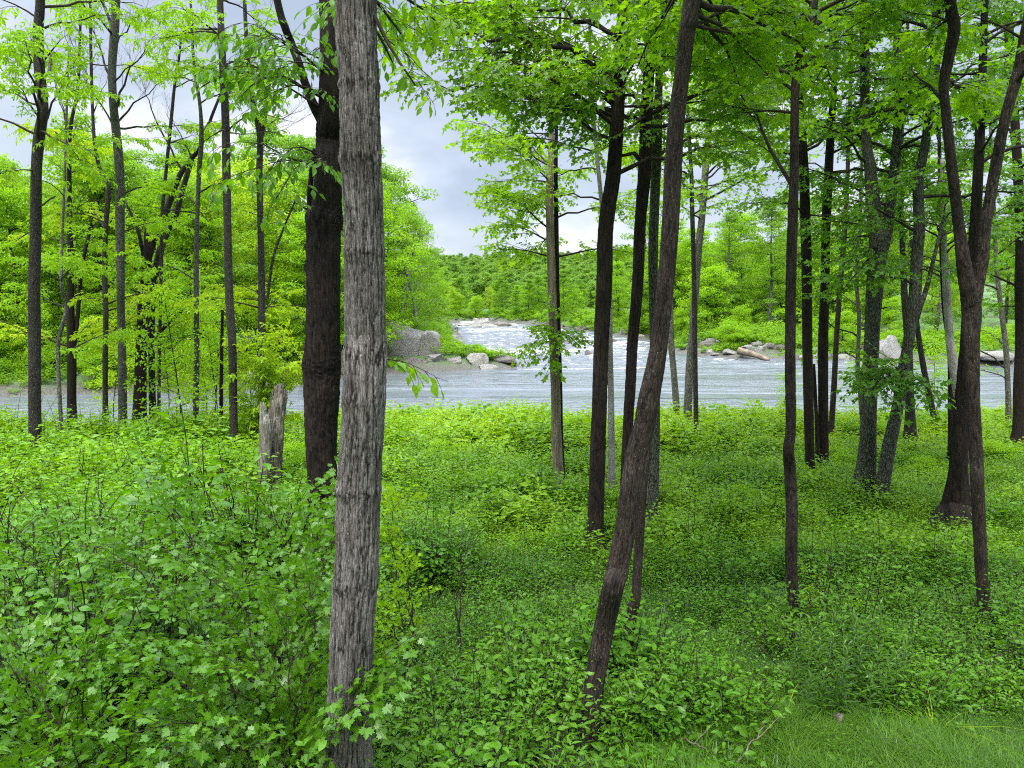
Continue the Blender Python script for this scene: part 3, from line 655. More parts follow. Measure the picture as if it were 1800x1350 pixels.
tree('big lichen-covered tree with thick base splitting into two upright stems',
     [[(1514, 900, 48), (1517, 870, 38), (1524, 800, 29), (1528, 700, 26), (1532, 600, 25), (1538, 500, 28), (1544, 430, 30), (1537, 380, 24), (1530, 300, 19), (1523, 250, 16), (1520, 150, 15), (1518, 0, 14)],
      [(1546, 460, 20), (1558, 410, 19), (1566, 350, 17), (1573, 290, 16), (1577, 240, 15), (1584, 180, 14), (1578, 100, 13), (1577, 50, 12), (1572, 0, 11)]],
     17, 'lichen', 'deep', 'maple_lo', sides=28, step=.07, disp=furrow(.09, 20, 12),
     br=[(400, 1480, 440, -1), (430, 1500, 470, -1.5), (420, 1470, 520, -1)], auto=(27, 430, -90, 1.2, 3.2), dens=3.7, stubs=[(545, 1560, 540, 3)], shade=.4)
tree('leaning lichen-covered tree springing from beside the big forked base, splitting low',
     [[(1546, 905, 26), (1549, 880, 22), (1560, 800, 24), (1577, 720, 20), (1586, 660, 19), (1597, 600, 18), (1608, 520, 20), (1612, 450, 19), (1616, 400, 18), (1614, 320, 17), (1627, 250, 15), (1640, 150, 14), (1644, 50, 13), (1648, 0, 12)],
      [(1587, 668, 8), (1594, 628, 8), (1606, 580, 8), (1618, 540, 8), (1629, 505, 8), (1645, 440, 6), (1660, 380, 5)]],
     16.5, 'lichen', 'deep', 'maple_lo', sides=22, step=.08, disp=furrow(.04, 24, 13),
     br=[(650, 1560, 660, -1), (655, 1580, 650, -1.3), (648, 1600, 655, -1), (650, 1545, 685, -1.2), (655, 1600, 680, -1.2), (500, 1570, 490, -.8), (480, 1650, 470, -.6)],
     auto=(22, 430, -90, 1.0, 3.0), dens=3.9, shade=.5)
tree('upright dark shore tree seen behind the leaning lichen-covered one',
     [[(1600, 750, 20), (1600, 730, 17), (1598, 690, 16), (1596, 600, 13), (1590, 520, 11), (1586, 420, 9), (1583, 300, 7), (1590, 150, 6), (1598, 0, 5)]],
     25, 'thin', 'deep', 'maple_lo', sides=12, step=.2, auto=(14, 420, -60, 1.2, 3), dens=3.6)
tree('small mottled tree leaning left at the shore between leaning tree and birch',
     [[(1643, 738, 11), (1637, 710, 10), (1626, 660, 10), (1616, 600, 9), (1611, 560, 8), (1604, 480, 6), (1600, 400, 5)]],
     28, 'thin', 'spring', 'maple_lo', sides=10, step=.2, auto=(6, 520, 400, 1.0, 2), dens=3)
tree('white mottled birch leaning into the dark trunks, its top lost in leaves',
     [[(1692, 730, 16), (1686, 700, 16), (1678, 655, 16), (1670, 600, 14), (1667, 560, 13), (1664, 512, 13), (1660, 440, 10), (1657, 360, 8), (1656, 280, 6)]],
     21, 'birch', 'deep', 'maple_lo', sides=18, step=.1, top=0, auto=(12, 520, 290, .8, 1.8), dens=4.5)
tree('dark trunk behind the white mottled birch',
     [[(1675, 800, 18), (1674, 760, 14), (1672, 700, 11), (1670, 620, 9), (1660, 540, 8), (1655, 440, 7), (1652, 300, 6), (1650, 150, 5), (1652, 0, 4)]],
     21.8, 'dark', 'green', 'maple_lo', sides=12, step=.2, auto=(12, 560, -60, 1.0, 2.6), dens=4)
tree('stout dark trunk flaring at its base behind the nearest forked tree',
     [[(1680, 915, 52), (1681, 895, 40), (1686, 800, 29), (1692, 700, 24), (1700, 600, 22), (1706, 500, 20), (1714, 400, 18), (1722, 250, 15), (1728, 100, 12), (1732, 0, 10)]],
     15, 'dark', 'deep', 'maple_lo', sides=26, step=.07, disp=furrow(.09, 20, 14), auto=(16, 330, -150, 1.2, 3), dens=3.8)
tree('dark upright tree at the far right edge of the view',
     [[(1789, 775, 24), (1790, 750, 19), (1791, 680, 18), (1794, 600, 17), (1793, 500, 17), (1794, 420, 16), (1789, 300, 15), (1783, 200, 14), (1776, 100, 15), (1773, 0, 12)]],
     24, 'dark', 'deep', 'maple_lo', sides=16, step=.12, auto=(22, 600, -80, 1.2, 3.6), dens=3.8)
tree('thin speckled shore tree standing left of the far right dark one',
     [[(1773, 735, 10), (1772, 690, 9), (1768, 610, 9), (1760, 545, 8), (1752, 470, 7), (1748, 380, 6), (1742, 250, 5), (1738, 100, 4)]],
     30, 'pale', 'spring', 'maple_lo', sides=10, step=.2, auto=(16, 700, 150, 1.2, 3.0), dens=3.4)
tree('thin gray tree at the shore showing left of the big lichen-covered fork',
     [[(1514, 760, 8), (1513, 715, 7), (1508, 640, 7), (1510, 560, 7), (1505, 480, 7), (1512, 400, 6), (1514, 300, 6), (1518, 200, 5)]],
     30, 'pale', 'spring', 'maple_lo', sides=8, step=.25, auto=(16, 700, 250, 1.0, 2.6), dens=3.4)
# ---- the left woods
tree('dark lichen-flecked tree, the stoutest trunk near the left edge',
     [[(62, 815, 26), (62, 790, 22), (61, 700, 20), (61, 600, 20), (60, 500, 19), (63, 400, 18), (64, 300, 17), (69, 240, 18), (76, 190, 16), (70, 130, 17), (67, 60, 16), (71, 0, 14)]],
     20, 'thin', 'spring', 'ash', sides=18, step=.1, auto=(14, 260, -150, 1.2, 3.2), dens=2.6,
     br=[(300, 10, 300, -1), (400, 20, 430, 0), (230, 130, 110, .5), (120, 120, 60, -.6), (120, 20, 90, 0), (230, 150, 290, -1)], stubs=[(370, 98, 345, 3)])
tree('tall gray tree with patchy bark forking thinly at the top, second stout one from left',
     [[(217, 775, 18), (216, 740, 15), (215, 640, 14), (213, 560, 13), (212, 500, 13), (211, 400, 15), (210, 300, 15), (204, 230, 14), (199, 180, 13), (197, 120, 13), (201, 60, 14), (204, 0, 13)],
      [(199, 65, 6), (192, 35, 5), (184, 12, 5), (178, 0, 4)]],
     25, 'lichen', 'spring', 'ash', sides=14, step=.15, auto=(6, 420, -40, 1.2, 2.6), dens=2.6,
     bare=[(200, 285, 55, 0), (140, 150, 20, .5), (220, 300, 130, .5), (100, 270, 10, 1), (230, 130, 120, -.4), (150, 260, 90, -.5)])
tree('slim tall mottled tree right of the broken multi-stem one, leaning in at its base',
     [[(412, 812, 18), (411, 785, 15), (410, 700, 14), (408, 600, 14), (403, 520, 14), (400, 400, 13), (398, 300, 14), (396, 200, 13), (391, 100, 12), (387, 0, 10)]],
     22, 'thin', 'spring', 'ash', sides=14, step=.12, auto=(15, 260, -120, 1.0, 2.4), dens=2.5, bare=[(225, 340, 255, 0), (230, 470, 235, .5)])
tree('speckled tree forking into a narrow Y high up, left of the dark bent trunk',
     [[(460, 745, 16), (460, 700, 14), (460, 600, 13), (460, 500, 12), (458, 400, 11), (456, 300, 11), (457, 238, 11), (445, 180, 9), (439, 130, 8), (434, 80, 7), (430, 0, 6)],
      [(458, 245, 8), (466, 205, 7), (471, 165, 7), (474, 140, 6)],
      [(470, 525, 5), (480, 455, 5), (495, 410, 4), (522, 345, 3)]],
     24, 'thin', 'yellow', 'ash', sides=12, step=.15, auto=(7, 640, 520, 1.0, 1.8), dens=3.4,
     bare=[(230, 530, 195, 0), (230, 500, 235, .3), (200, 520, 215, .6), (100, 470, 40, 0)])
tree('broken multi-stem tree with torn orange heartwood and sweeping dead limbs',
     [[(246, 700, 22), (247, 660, 20), (250, 560, 17), (257, 480, 16), (260, 440, 14), (258, 415, 9), (257, 400, 5)],
      [(262, 450, 12), (270, 425, 11), (283, 395, 10), (300, 350, 10), (315, 310, 9), (332, 285, 8), (350, 262, 6), (362, 235, 5), (372, 205, 5), (388, 165, 4)],
      [(256, 470, 7), (244, 410, 6), (232, 380, 5), (222, 355, 4)]],
     28, 'dark', 'yellow', 'ash', sides=12, step=.15, auto=(6, 620, 450, 1.0, 2.2), dens=3, bare=[((1, 280), 290, 195, .3), ((1, 240), 390, 228, .3), ((1, 300), 240, 120, .6)])
tree('twin dark stem beside the broken tree with a peeled gray upper limb',
     [[(268, 705, 12), (267, 660, 11), (266, 560, 12), (270, 500, 12), (282, 440, 13), (296, 400, 12), (308, 380, 11), (318, 345, 9), (328, 310, 9), (338, 280, 7)],
      [(269, 600, 6), (285, 580, 6), (310, 555, 6), (338, 530, 4)]],
     28.6, 'thin', 'spring', 'ash', sides=10, step=.15, auto=(8, 660, 450, 1.0, 2.2), dens=3)
tree('gray lichen-coated thin tree between the broken tree and the slim mottled one',
     [[(345, 806, 12), (344, 770, 10), (345, 680, 10), (346, 600, 9), (345, 520, 9), (345, 440, 9), (347, 380, 7), (350, 300, 8), (354, 250, 8), (352, 190, 6), (340, 100, 5), (335, 0, 4)]],
     24, 'lichen', 'spring', 'ash', sides=10, step=.2, auto=(14, 500, -60, 1.0, 2.2), dens=3)
tree('short dark snag ending halfway up beside the slim mottled tree',
     [[(389, 765, 9), (389, 740, 8), (389, 680, 7), (390, 600, 6), (391, 545, 5)]], 25, 'dark', sides=8, step=.2, top=0)
tree('thin dark tree left of the tall gray patchy one, bending left as it rises',
     [[(186, 740, 11), (185, 700, 9), (185, 620, 9), (186, 560, 9), (184, 480, 9), (186, 400, 8), (190, 330, 9), (180, 310, 7), (168, 265, 6), (163, 200, 5), (160, 100, 5), (159, 0, 4)]],
     26, 'thin', 'yellow', 'ash', sides=10, step=.2, auto=(10, 620, 100, 1.0, 2.4), dens=3, bare=[(150, 120, 60, 0), (200, 190, 130, 0)])
tree('dark-based tree with bare gray top, third trunk from the left',
     [[(127, 735, 17), (126, 700, 15), (126, 620, 15), (124, 540, 12), (124, 450, 10), (122, 350, 8), (123, 235, 6), (136, 160, 5), (140, 80, 4), (141, 0, 4)],
      [(126, 640, 8), (136, 560, 7), (145, 465, 6), (165, 380, 5)]],
     27, 'dark', 'yellow', 'ash', sides=10, step=.2, auto=(10, 640, 250, 1.0, 2.4), dens=3, bare=[(230, 95, 120, 0), (200, 175, 110, 0), (150, 110, 40, .4)])
tree('very thin gray wavering tree between the left edge trunk and the dark-based one',
     [[(107, 785, 8), (107, 740, 7), (104, 680, 7), (102, 610, 7), (110, 570, 7), (116, 540, 6), (108, 500, 6), (109, 430, 5), (113, 330, 4), (117, 200, 4), (121, 80, 3)]],
     23, 'pale', 'spring', 'ash', sides=8, step=.2, auto=(10, 640, 150, .8, 2.0), dens=3, bare=[(200, 90, 110, 0)])
tree('faint leafy sapling tree leaning right with thin stem, between broken tree and mottled tree',
     [[(279, 740, 7), (280, 640, 6), (283, 500, 6), (285, 380, 6), (292, 300, 6), (300, 220, 6), (307, 150, 5), (315, 100, 4), (322, 30, 3)]],
     27, 'thin', 'spring', 'ash', sides=8, step=.2, auto=(14, 420, 20, .8, 2.0), dens=2.2)

# ------------------------------------------------------------------ broken stump (two rotten slabs) and cut stumps
def broken_stump():
    d = 17; o = empty('broken_stump', tuple(at(470, 850, d))); tag(o, 'tall split rotten tree stump with jagged top, pale on one side, among the shrubs', 'stump')
    org = np.array(o.location)
    for nm, pts, mt, sd in (('pale_slab', [(462, 900, 26), (464, 850, 24), (466, 790, 22), (467, 740, 20), (464, 722, 15), (462, 712, 12)], 'stump', 1),
                            ('weathered_slab', [(478, 900, 34), (480, 850, 30), (482, 780, 30), (486, 730, 29), (490, 705, 26), (492, 692, 24)], 'rot', 2)):
        G = Geo(); P, R = trunk_path(pts, d + (.1 if sd == 2 else -.05), .05, True, 0, sd)
        G.tube(P, R, 40, 0, disp=furrow(.22, 12, 40 + sd))
        v = G.v[0]; f_ = np.clip((v[:, 2] - (P[-1][2] - .38)) / .38, 0, 1); v[:, 2] += f_ * .42 * (fbm(v * [22, 22, 0] + sd, 3, 8) - .42) - f_ * .25 * (sd == 1) * np.clip((v[:, 0] - P[-1][0]) / .1, 0, 1)
        G.v = [x - org for x in G.v]; link(nm, G.mesh(nm, [BARK[mt]]), o)
broken_stump()
def cut_stump(px, py, Y, wpx, h, label):
    p = at(px, py, Y); z = gz(p[0], p[1]); G = Geo()
    P = np.array([[p[0], p[1], z - .1], [p[0] + .005, p[1], z + h * .5], [p[0] + .012, p[1], z + h]])
    P = catmull(P, 14); r0 = wpx / 2 * scale_at(Y)
    G.tube(P, np.linspace(r0 * 1.3, r0, 14), 16, 0, disp=furrow(.14, 30, int(px)))
    tag(link('cut_stump', G.mesh('cut_stump', [BARK['rot']])), label, 'stump')
cut_stump(1471, 1290, 7.1, 17, .26, 'small cut sapling stump sticking out of the grass beside the tall herbs')
cut_stump(1768, 1345, 6.75, 9, .2, 'tiny broken stub of a stem in the lower corner grass')

# ------------------------------------------------------------------ undergrowth: plant clumps scattered as ground cover
def clump(seed, leaf, size, h, spread, stems, per, wood=True, lean=.35, droop=.4, whorl=False, upright=False):
    r = np.random.default_rng(seed); g = Geo(); ps = []; ds = []; sc = []
    for k in range(stems):
        a = r.uniform(0, 2 * pi); b = np.array([cos(a), sin(a), 0]) * spread * r.uniform(0, .8) ** .7
        hh = h * r.uniform(.6, 1.1); d = norm(np.array([cos(a) * lean * r.uniform(.2, 1.2), sin(a) * lean * r.uniform(.2, 1.2), 1]))
        P = [b + np.array([0, 0, -.05])]
        for q in range(6):
            d = norm(d + r.normal(0, .09, 3) + np.array([cos(a), sin(a), 0]) * .04); P.append(P[-1] + d * hh / 6)
        P = np.array(P)
        if wood: g.tube(P, np.linspace(.0055, .0018, 7) * (.7 + h * .5), 3, 1, cap=False)
        n = int(per * r.uniform(.7, 1.2))
        for q in range(n):
            t = .22 + .78 * (q + .5) / n; u = t * 6; j = min(int(u), 5); p = P[j] + (P[j + 1] - P[j]) * (u - j)
            az = q * 2.4 + r.uniform(-.4, .4); rad = 0 if upright else (1 - t * .75) * .26 * h * r.uniform(.1, 1.3)
            el = r.uniform(-.2, .6) if not upright else r.uniform(.1, .9) * (.4 + t)
            dv = np.array([cos(az), sin(az), el]); ps.append(p + np.array([cos(az), sin(az), .35]) * rad); ds.append(dv); sc.append(1 - .35 * max(t - .7, 0) / .3)
    ps = np.array(ps); ds = norm(np.array(ds)); n = len(ps)
    upv = norm(np.stack([r.normal(0, .55, n), r.normal(0, .55, n), np.ones(n)], -1))
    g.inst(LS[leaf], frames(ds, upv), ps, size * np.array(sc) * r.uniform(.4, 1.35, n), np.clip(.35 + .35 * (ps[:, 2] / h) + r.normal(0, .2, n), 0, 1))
    return g.pack()
def tuft(seed, n, h, wd, spread, arch=.6):
    r = np.random.default_rng(seed); g = Geo()
    for k in range(n):
        a = r.uniform(0, 2 * pi); b = np.array([cos(a), sin(a), 0]) * spread * math.sqrt(r.uniform()); a2 = a + r.normal(0, .7)
        hh = h * r.uniform(.5, 1.15); t = np.linspace(0, 1, 5)[:, None]; o = np.array([cos(a2), sin(a2), 0]); s_ = np.array([-sin(a2), cos(a2), 0])
        P = b + o * t ** 1.8 * hh * arch * r.uniform(.4, 1.3) + np.array([0, 0, 1]) * (t - .32 * arch * t ** 3) * hh
        wv = wd * (1 - t ** 2 * .95)
        v = np.vstack([P - s_ * wv, P + s_ * wv]); q = [(i, i + 1, i + 6, i + 5) for i in range(4)]
        g.add(v, [q], 0, r.uniform(0, 1))
    return g.pack()
def scatter(name, label, cat, temps, pts, mats, kind='stuff'):
    """one object: the plant shapes and loose points in one mesh; a node tree sets a copy of shape k on each point that picks it.
    pts: (n,3) positions, rz, scale, pick, rnd"""
    g = Geo(); tid = []
    for k, t_ in enumerate(temps):
        g.v.append(t_['v']); g.r.append(t_['r']); g.b.append(t_['b']); tid.append(np.full(len(t_['v']), k))
        for key, fa in t_['f'].items(): g.f.setdefault(key, []).append(fa + g.n)
        g.n += len(t_['v'])
    P, rz, s, pick = pts; n = len(P)
    g.add(P, [], 0, .5); tid.append(-1 - np.asarray(pick))
    me = g.mesh(name, mats, smooth_mats=(1,))
    nv = len(me.vertices)
    at1 = me.attributes.new('tid', 'INT', 'POINT'); at1.data.foreach_set('value', np.concatenate(tid).astype(np.int32))
    rot = np.zeros((nv, 3), np.float32); rr = np.random.default_rng(n)
    rot[-n:, 0] = rr.normal(0, .10, n); rot[-n:, 1] = rr.normal(0, .10, n); rot[-n:, 2] = rz
    me.attributes.new('rot', 'FLOAT_VECTOR', 'POINT').data.foreach_set('vector', rot.ravel())
    sc_ = np.ones(nv, np.float32); sc_[-n:] = s
    me.attributes.new('scl', 'FLOAT', 'POINT').data.foreach_set('value', sc_)
    o = link(name, me); tag(o, label, cat, kind=kind)
    ng = bpy.data.node_groups.new(name + '_scatter', 'GeometryNodeTree')
    ng.interface.new_socket('Geometry', in_out='INPUT', socket_type='NodeSocketGeometry'); ng.interface.new_socket('Geometry', in_out='OUTPUT', socket_type='NodeSocketGeometry')
    A = ng.nodes.new; K = ng.links.new
    gi = A('NodeGroupInput'); go = A('NodeGroupOutput'); jn = A('GeometryNodeJoinGeometry')
    def named(nm, ty):
        x = A('GeometryNodeInputNamedAttribute'); x.data_type = ty; x.inputs[0].default_value = nm
        return [q for q in x.outputs if q.enabled][0]
    tidn = named('tid', 'INT'); rotn = named('rot', 'FLOAT_VECTOR'); scn = named('scl', 'FLOAT')
    for k in range(len(temps)):
        def sep(val):
            c = A('FunctionNodeCompare'); c.data_type = 'INT'; c.operation = 'EQUAL'; K(tidn, c.inputs[2]); c.inputs[3].default_value = val
            x = A('GeometryNodeSeparateGeometry'); x.domain = 'POINT'; K(gi.outputs[0], x.inputs[0]); K(c.outputs[0], x.inputs[1]); return x.outputs[0]
        ip = A('GeometryNodeInstanceOnPoints'); K(sep(-1 - k), ip.inputs['Points']); K(sep(k), ip.inputs['Instance'])
        e2r = A('FunctionNodeEulerToRotation'); K(rotn, e2r.inputs[0]); K(e2r.outputs[0], ip.inputs['Rotation']); K(scn, ip.inputs['Scale'])
        K(ip.outputs[0], jn.inputs[0])
    K(jn.outputs[0], go.inputs[0])
    md = o.modifiers.new('scatter', 'NODES'); md.node_group = ng
    return o

def view_px(x, y, z):
    rz_ = z - H; fw = y * cos(PITCH) - rz_ * sin(PITCH); u = y * sin(PITCH) + rz_ * cos(PITCH)
    return 900 + F * x / fw, 675 - F * u / fw
def field(n, y0, y1, seed, margin=1.5):
    r = np.random.default_rng(seed); y = np.sqrt(r.uniform(y0 ** 2, y1 ** 2, n)); x = r.uniform(-1, 1, n) * (y * .70 + margin)
    return x, y, r
def grassy(x, y):   # the open grassy strip low on the right
    return (x > 1.05 + .25 * (y - 6.4)) & (y < np.minimum(6.75 + .40 * (x - 1.6), 7.15 + .05 * x))
def put(x, y, r, smin, smax, npick, picks=None, dz=0):
    z = ground(x, y); n = len(x)
    return np.stack([x, y, z + dz], -1), r.uniform(0, 2 * pi, n), r.uniform(smin, smax, n), (r.integers(0, npick, n) if picks is None else picks)
# near shrubs
t_near = [clump(1, 'ovate', .066, .75, .26, 8, 28), clump(2, 'ovate', .052, .60, .24, 9, 28), clump(3, 'ovate', .080, .85, .28, 7, 24),
          clump(4, 'ovate', .048, .75, .22, 10, 32), clump(5, 'lance', .10, .80, .20, 7, 26), clump(6, 'ovate', .055, 1.55, .12, 2, 34, True, .25), clump(7, 'ovate', .115, .85, .2, 5, 14)]
x, y, r = field(2000, 4.4, 12.5, 31)
den = fbm(np.stack([x * .45, y * .45, x * 0], -1), 3, 51)
lim = np.where(x < 0, .20, .25)
k = ~grassy(x, y) & (den > lim) & ~((np.abs(x + 1.10 * y / 5.3) < .33) & (y < 5.5)) & ~((np.abs(x - .74 * y / 7) < .34) & (y < 7.1)) & ~((x > 2.75) & (x < 3.95) & (y > 6.6) & (y < 8.1))
x, y = x[k], y[k]
hs = np.interp(x, [-6, -2.2, -1, 1, 3, 6], [1.35, 1.25, .85, .80, .72, .72]) * np.clip(.1 + 1.75 * fbm(np.stack([x * .75, y * .75, x * 0], -1), 3, 53), .5, 1.6) * (.55 + .9 * fbm(np.stack([x * .28, y * .28, x * 0 + 4], -1), 2, 77))
P_, a_, s_, p_ = put(x, y, r, .7, 1.35, 5)
p_ = ((fbm(np.stack([x * .3, y * .3, x * 0 + 7], -1), 2, 57) * 9).astype(int) + r.integers(0, 3, len(x))) % 5
p_ = np.where(r.uniform(0, 1, len(x)) < .03, 5, p_); p_ = np.where(r.uniform(0, 1, len(x)) < .05, 6, p_)
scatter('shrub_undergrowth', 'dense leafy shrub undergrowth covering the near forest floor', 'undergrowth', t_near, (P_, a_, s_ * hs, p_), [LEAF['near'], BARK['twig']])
# middle
t_mid = [clump(11, 'simple', .115, .75, .32, 8, 26), clump(12, 'simple', .095, .60, .30, 9, 26), clump(13, 'simple', .135, .95, .34, 7, 24), clump(14, 'simple', .085, .8, .30, 9, 30), clump(15, 'simple', .08, 1.6, .2, 3, 40, True, .25), clump(16, 'lance', .15, .9, .25, 7, 22)]
x, y, r = field(4800, 12.0, 24, 32)
hs = np.interp(x, [-16, -7, -3, 3, 16], [1.2, 1.1, .78, .66, .62]) * np.clip(.0 + 1.95 * fbm(np.stack([x * .6, y * .6, x * 0], -1), 3, 54), .55, 1.6)
k = (fbm(np.stack([x * .4, y * .4, x * 0 + 3], -1), 3, 58) > .12)
P_, a_, s_, p_ = put(x, y, r, .75, 1.25, 4); uu = r.uniform(0, 1, len(x)); p_ = np.where(uu < .05, 4, np.where(uu < .2, 5, p_)); P_, a_, s_, p_, hs = P_[k], a_[k], s_[k], p_[k], hs[k]
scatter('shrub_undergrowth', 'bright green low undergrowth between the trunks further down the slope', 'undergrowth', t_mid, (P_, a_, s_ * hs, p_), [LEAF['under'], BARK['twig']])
# shore strip
x, y, r = field(6000, 23, 41, 33, 3)
sd_ = river_sd(x, y); k = (sd_ > .7) & ((y < 36) | (sd_ < 20)); x, y = x[k], y[k]
hs = np.interp(x, [-22, -10, -5, 5, 20], [.95, .80, .88, .85, .80]) * (.1 + 1.8 * fbm(np.stack([x * .25, y * .25, x * 0], -1), 3, 55)) * np.interp(sd_[k], [.7, 5], [.85, 1])
P_, a_, s_, p_ = put(x, y, r, .9, 1.3, 4)
scatter('shore_undergrowth', 'bright yellow green undergrowth along the near river bank', 'undergrowth', [clump(21, 'simple', .16, .85, .42, 8, 26), clump(22, 'simple', .135, .7, .4, 9, 26), clump(23, 'simple', .19, 1.0, .42, 7, 22), clump(24, 'simple', .12, .8, .4, 9, 28)],
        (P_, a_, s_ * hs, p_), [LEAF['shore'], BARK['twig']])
# low cover so that no bare soil is seen between shrubs
t_low = [clump(31, 'ovate', .050, .22, .30, 12, 9, False, .8), clump(32, 'lance', .060, .25, .28, 14, 9, False, .7), tuft(33, 60, .24, .0022, .22), tuft(34, 70, .30, .0025, .25)]
x, y, r = field(2400, 5.5, 13, 34); P_, a_, s_, p_ = put(x, y, r, .7, 1.3, 4)
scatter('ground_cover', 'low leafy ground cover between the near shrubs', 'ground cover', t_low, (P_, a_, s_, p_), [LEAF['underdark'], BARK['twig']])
t_low2 = [clump(35, 'simple', .09, .28, .5, 18, 9, False, .8), tuft(36, 80, .36, .005, .4), clump(37, 'simple', .075, .3, .5, 20, 9, False, .8)]
x, y, r = field(3600, 12.5, 36, 35, 3); k = river_sd(x, y) > .3; x, y = x[k], y[k]; P_, a_, s_, p_ = put(x, y, r, .8, 1.5, 3)
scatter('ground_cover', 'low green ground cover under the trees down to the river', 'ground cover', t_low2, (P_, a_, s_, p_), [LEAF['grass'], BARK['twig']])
# grass
t_gr = [tuft(41, 80, .17, .0026, .12, .7), tuft(42, 80, .22, .0028, .12, .9), tuft(43, 60, .30, .003, .10, 1.1)]
r = np.random.default_rng(36); x = r.uniform(.6, 6.5, 3600); y = r.uniform(5.4, 8.6, 3600); k = grassy(x, y) | (r.uniform(0, 1, 3600) < .10); x, y = x[k], y[k]
P_, a_, s_, p_ = put(x, y, r, .7, 1.15, 3); s_ = s_ * (.45 + 1.1 * fbm(np.stack([x * 1.6, y * 1.6, x * 0], -1), 3, 61))
scatter('grass', 'fine green grass in the open strip at the bottom right', 'grass', t_gr, (P_, a_, s_, p_), [LEAF['lawn']])
x, y, r = field(1500, 12, 24, 37); k = (x > 1.5) & (fbm(np.stack([x * .3, y * .3, x * 0], -1), 2, 60) > .45); x, y = x[k], y[k]; P_, a_, s_, p_ = put(x, y, r, 1.8, 3.0, 3)
scatter('grass', 'taller pale grass patches among the trunks on the right', 'grass', [tuft(44, 60, .2, .0024, .16, .8), tuft(45, 60, .24, .0024, .16, .9), tuft(46, 50, .2, .0024, .2, .7)], (P_, a_, s_, p_), [LEAF['grass']])

# ------------------------------------------------------------------ single plants of the foreground
def sapling(label, base, tips, kind, leaf, size=(.7, 1.1), dens=4.5, seed=1, cat='sapling', name='maple_sapling'):
    """several stems rise from one base to the given pixel/distance tips"""
    r = np.random.default_rng(seed); bx, by = base; z = gz(bx, by); org = np.array([bx, by, z - .05]); T = Geo(); Cn = Geo()
    for (px, py, Y) in tips:
        e_ = at(px, py, Y); ln = np.linalg.norm(e_ - org); q = limb_curve(org + r.normal(0, .05, 3) * [1, 1, 0], e_, max(7, int(ln / .12)), .06, r)
        T.tube(q, np.linspace(.006 + .005 * ln, .003, len(q)), 6, 0)
        sprays_along(Cn, q, SPR[kind], r, dens, size[0], size[1], .3, .55)
        dv = norm(q[-1] - q[-2]); Cn.inst(SPR[kind][0], frames(dv[None], np.array([[0, 0, 1.]])), q[-2][None], [size[0]], [.9], .6)
    o = empty(name, org); tag(o, label, cat)
    T.v = [v - org for v in T.v]; Cn.v = [v - org for v in Cn.v]
    link('stem', T.mesh('stem', [BARK['twig']]), o); link('foliage', Cn.mesh('foliage', [LEAF[leaf], BARK['twig']], smooth_mats=(1,)), o)
    return o
sapling('big-leaved maple sapling crowding the left side of the thick gray trunk', (-1.75, 5.7),
        [(640, 1190, 5.3), (600, 1230, 5.2), (500, 1130, 5.4), (420, 1060, 5.7), (330, 1090, 5.4), (250, 1160, 5.2), (430, 1190, 5.1), (540, 1020, 5.9), (360, 1250, 4.9)], 'maple', 'maple', (.5, .8), 5.2, 3)
sapling('maple sapling with long dark arching stems left of the thick gray trunk', (-2.1, 6.9),
        [(300, 890, 7.0), (400, 960, 6.8), (480, 900, 7.2), (560, 930, 7.0), (600, 900, 6.6), (200, 960, 6.8), (520, 1000, 6.7)], 'maple', 'maple', (.5, .8), 4.6, 4)
sapling('low maple sapling spreading broad leaves in the bottom left corner', (-3.1, 5.2),
        [(60, 1250, 5.0), (150, 1180, 5.2), (20, 1130, 5.5), (240, 1260, 4.9), (130, 1310, 4.8), (320, 1300, 4.7)], 'maple', 'maple', (.5, .8), 4.6, 5)
sapling('ovate-leaved shrub with arching branches at the left edge', (-5.0, 7.6),
        [(20, 900, 7.5), (120, 880, 7.8), (60, 990, 7.2), (180, 960, 7.6), (10, 1040, 7.0), (240, 930, 8.2)], 'ovate', 'under', (.45, .75), 4.8, 6, 'shrub', 'arching_shrub')
sapling('low maple sapling directly right of the thick gray trunk', (-1.1, 8.3),
        [(690, 900, 8.3), (700, 960, 8.2), (720, 1010, 8.0), (680, 1080, 7.8)], 'maple', 'spring', (.4, .65), 4.5, 7)
sapling('round dark shrub below the wavering lichen-spotted tree', (3.4, 8.5),
        [(1330, 1130, 8.5), (1380, 1110, 8.6), (1290, 1190, 8.3), (1400, 1160, 8.3), (1340, 1200, 8.1), (1440, 1180, 8.4)], 'fine', 'deep', (.4, .6), 8, 8, 'shrub', 'round_shrub')
sapling('dark leafy shrub under the nearest forked tree', (5.3, 8.4),
        [(1640, 1160, 8.4), (1700, 1140, 8.5), (1760, 1150, 8.4), (1800, 1130, 8.5), (1680, 1210, 8.0), (1740, 1220, 8.0), (1790, 1200, 8.2)], 'fine', 'deep', (.45, .65), 7, 9, 'shrub', 'round_shrub')
sapling('pale green bramble arching over between lichen-spotted tree and forked tree', (4.6, 10.0),
        [(1450, 1050, 10), (1500, 1060, 9.8), (1540, 1100, 9.4), (1480, 1110, 9.4), (1420, 1000, 10.5), (1560, 1140, 9.2)], 'ovate', 'spring', (.4, .6), 4.6, 10, 'bramble', 'bramble')
sapling('thin upright dark-stemmed shoot standing in the shrubs right of the gray trunk', (-.62, 8.6),
        [(812, 930, 8.6), (818, 1000, 8.5)], 'fine', 'underdark', (.3, .5), 4, 11, 'shoot', 'leafy_shoot')
sapling('bright yellow green sapling leafing out above the broken stump', (-8.3, 23),
        [(490, 600, 23), (520, 625, 23), (450, 610, 22.5), (500, 655, 23), (470, 640, 22.6)], 'ash', 'yellow', (.7, 1.1), 4, 12, name='leafy_sapling')
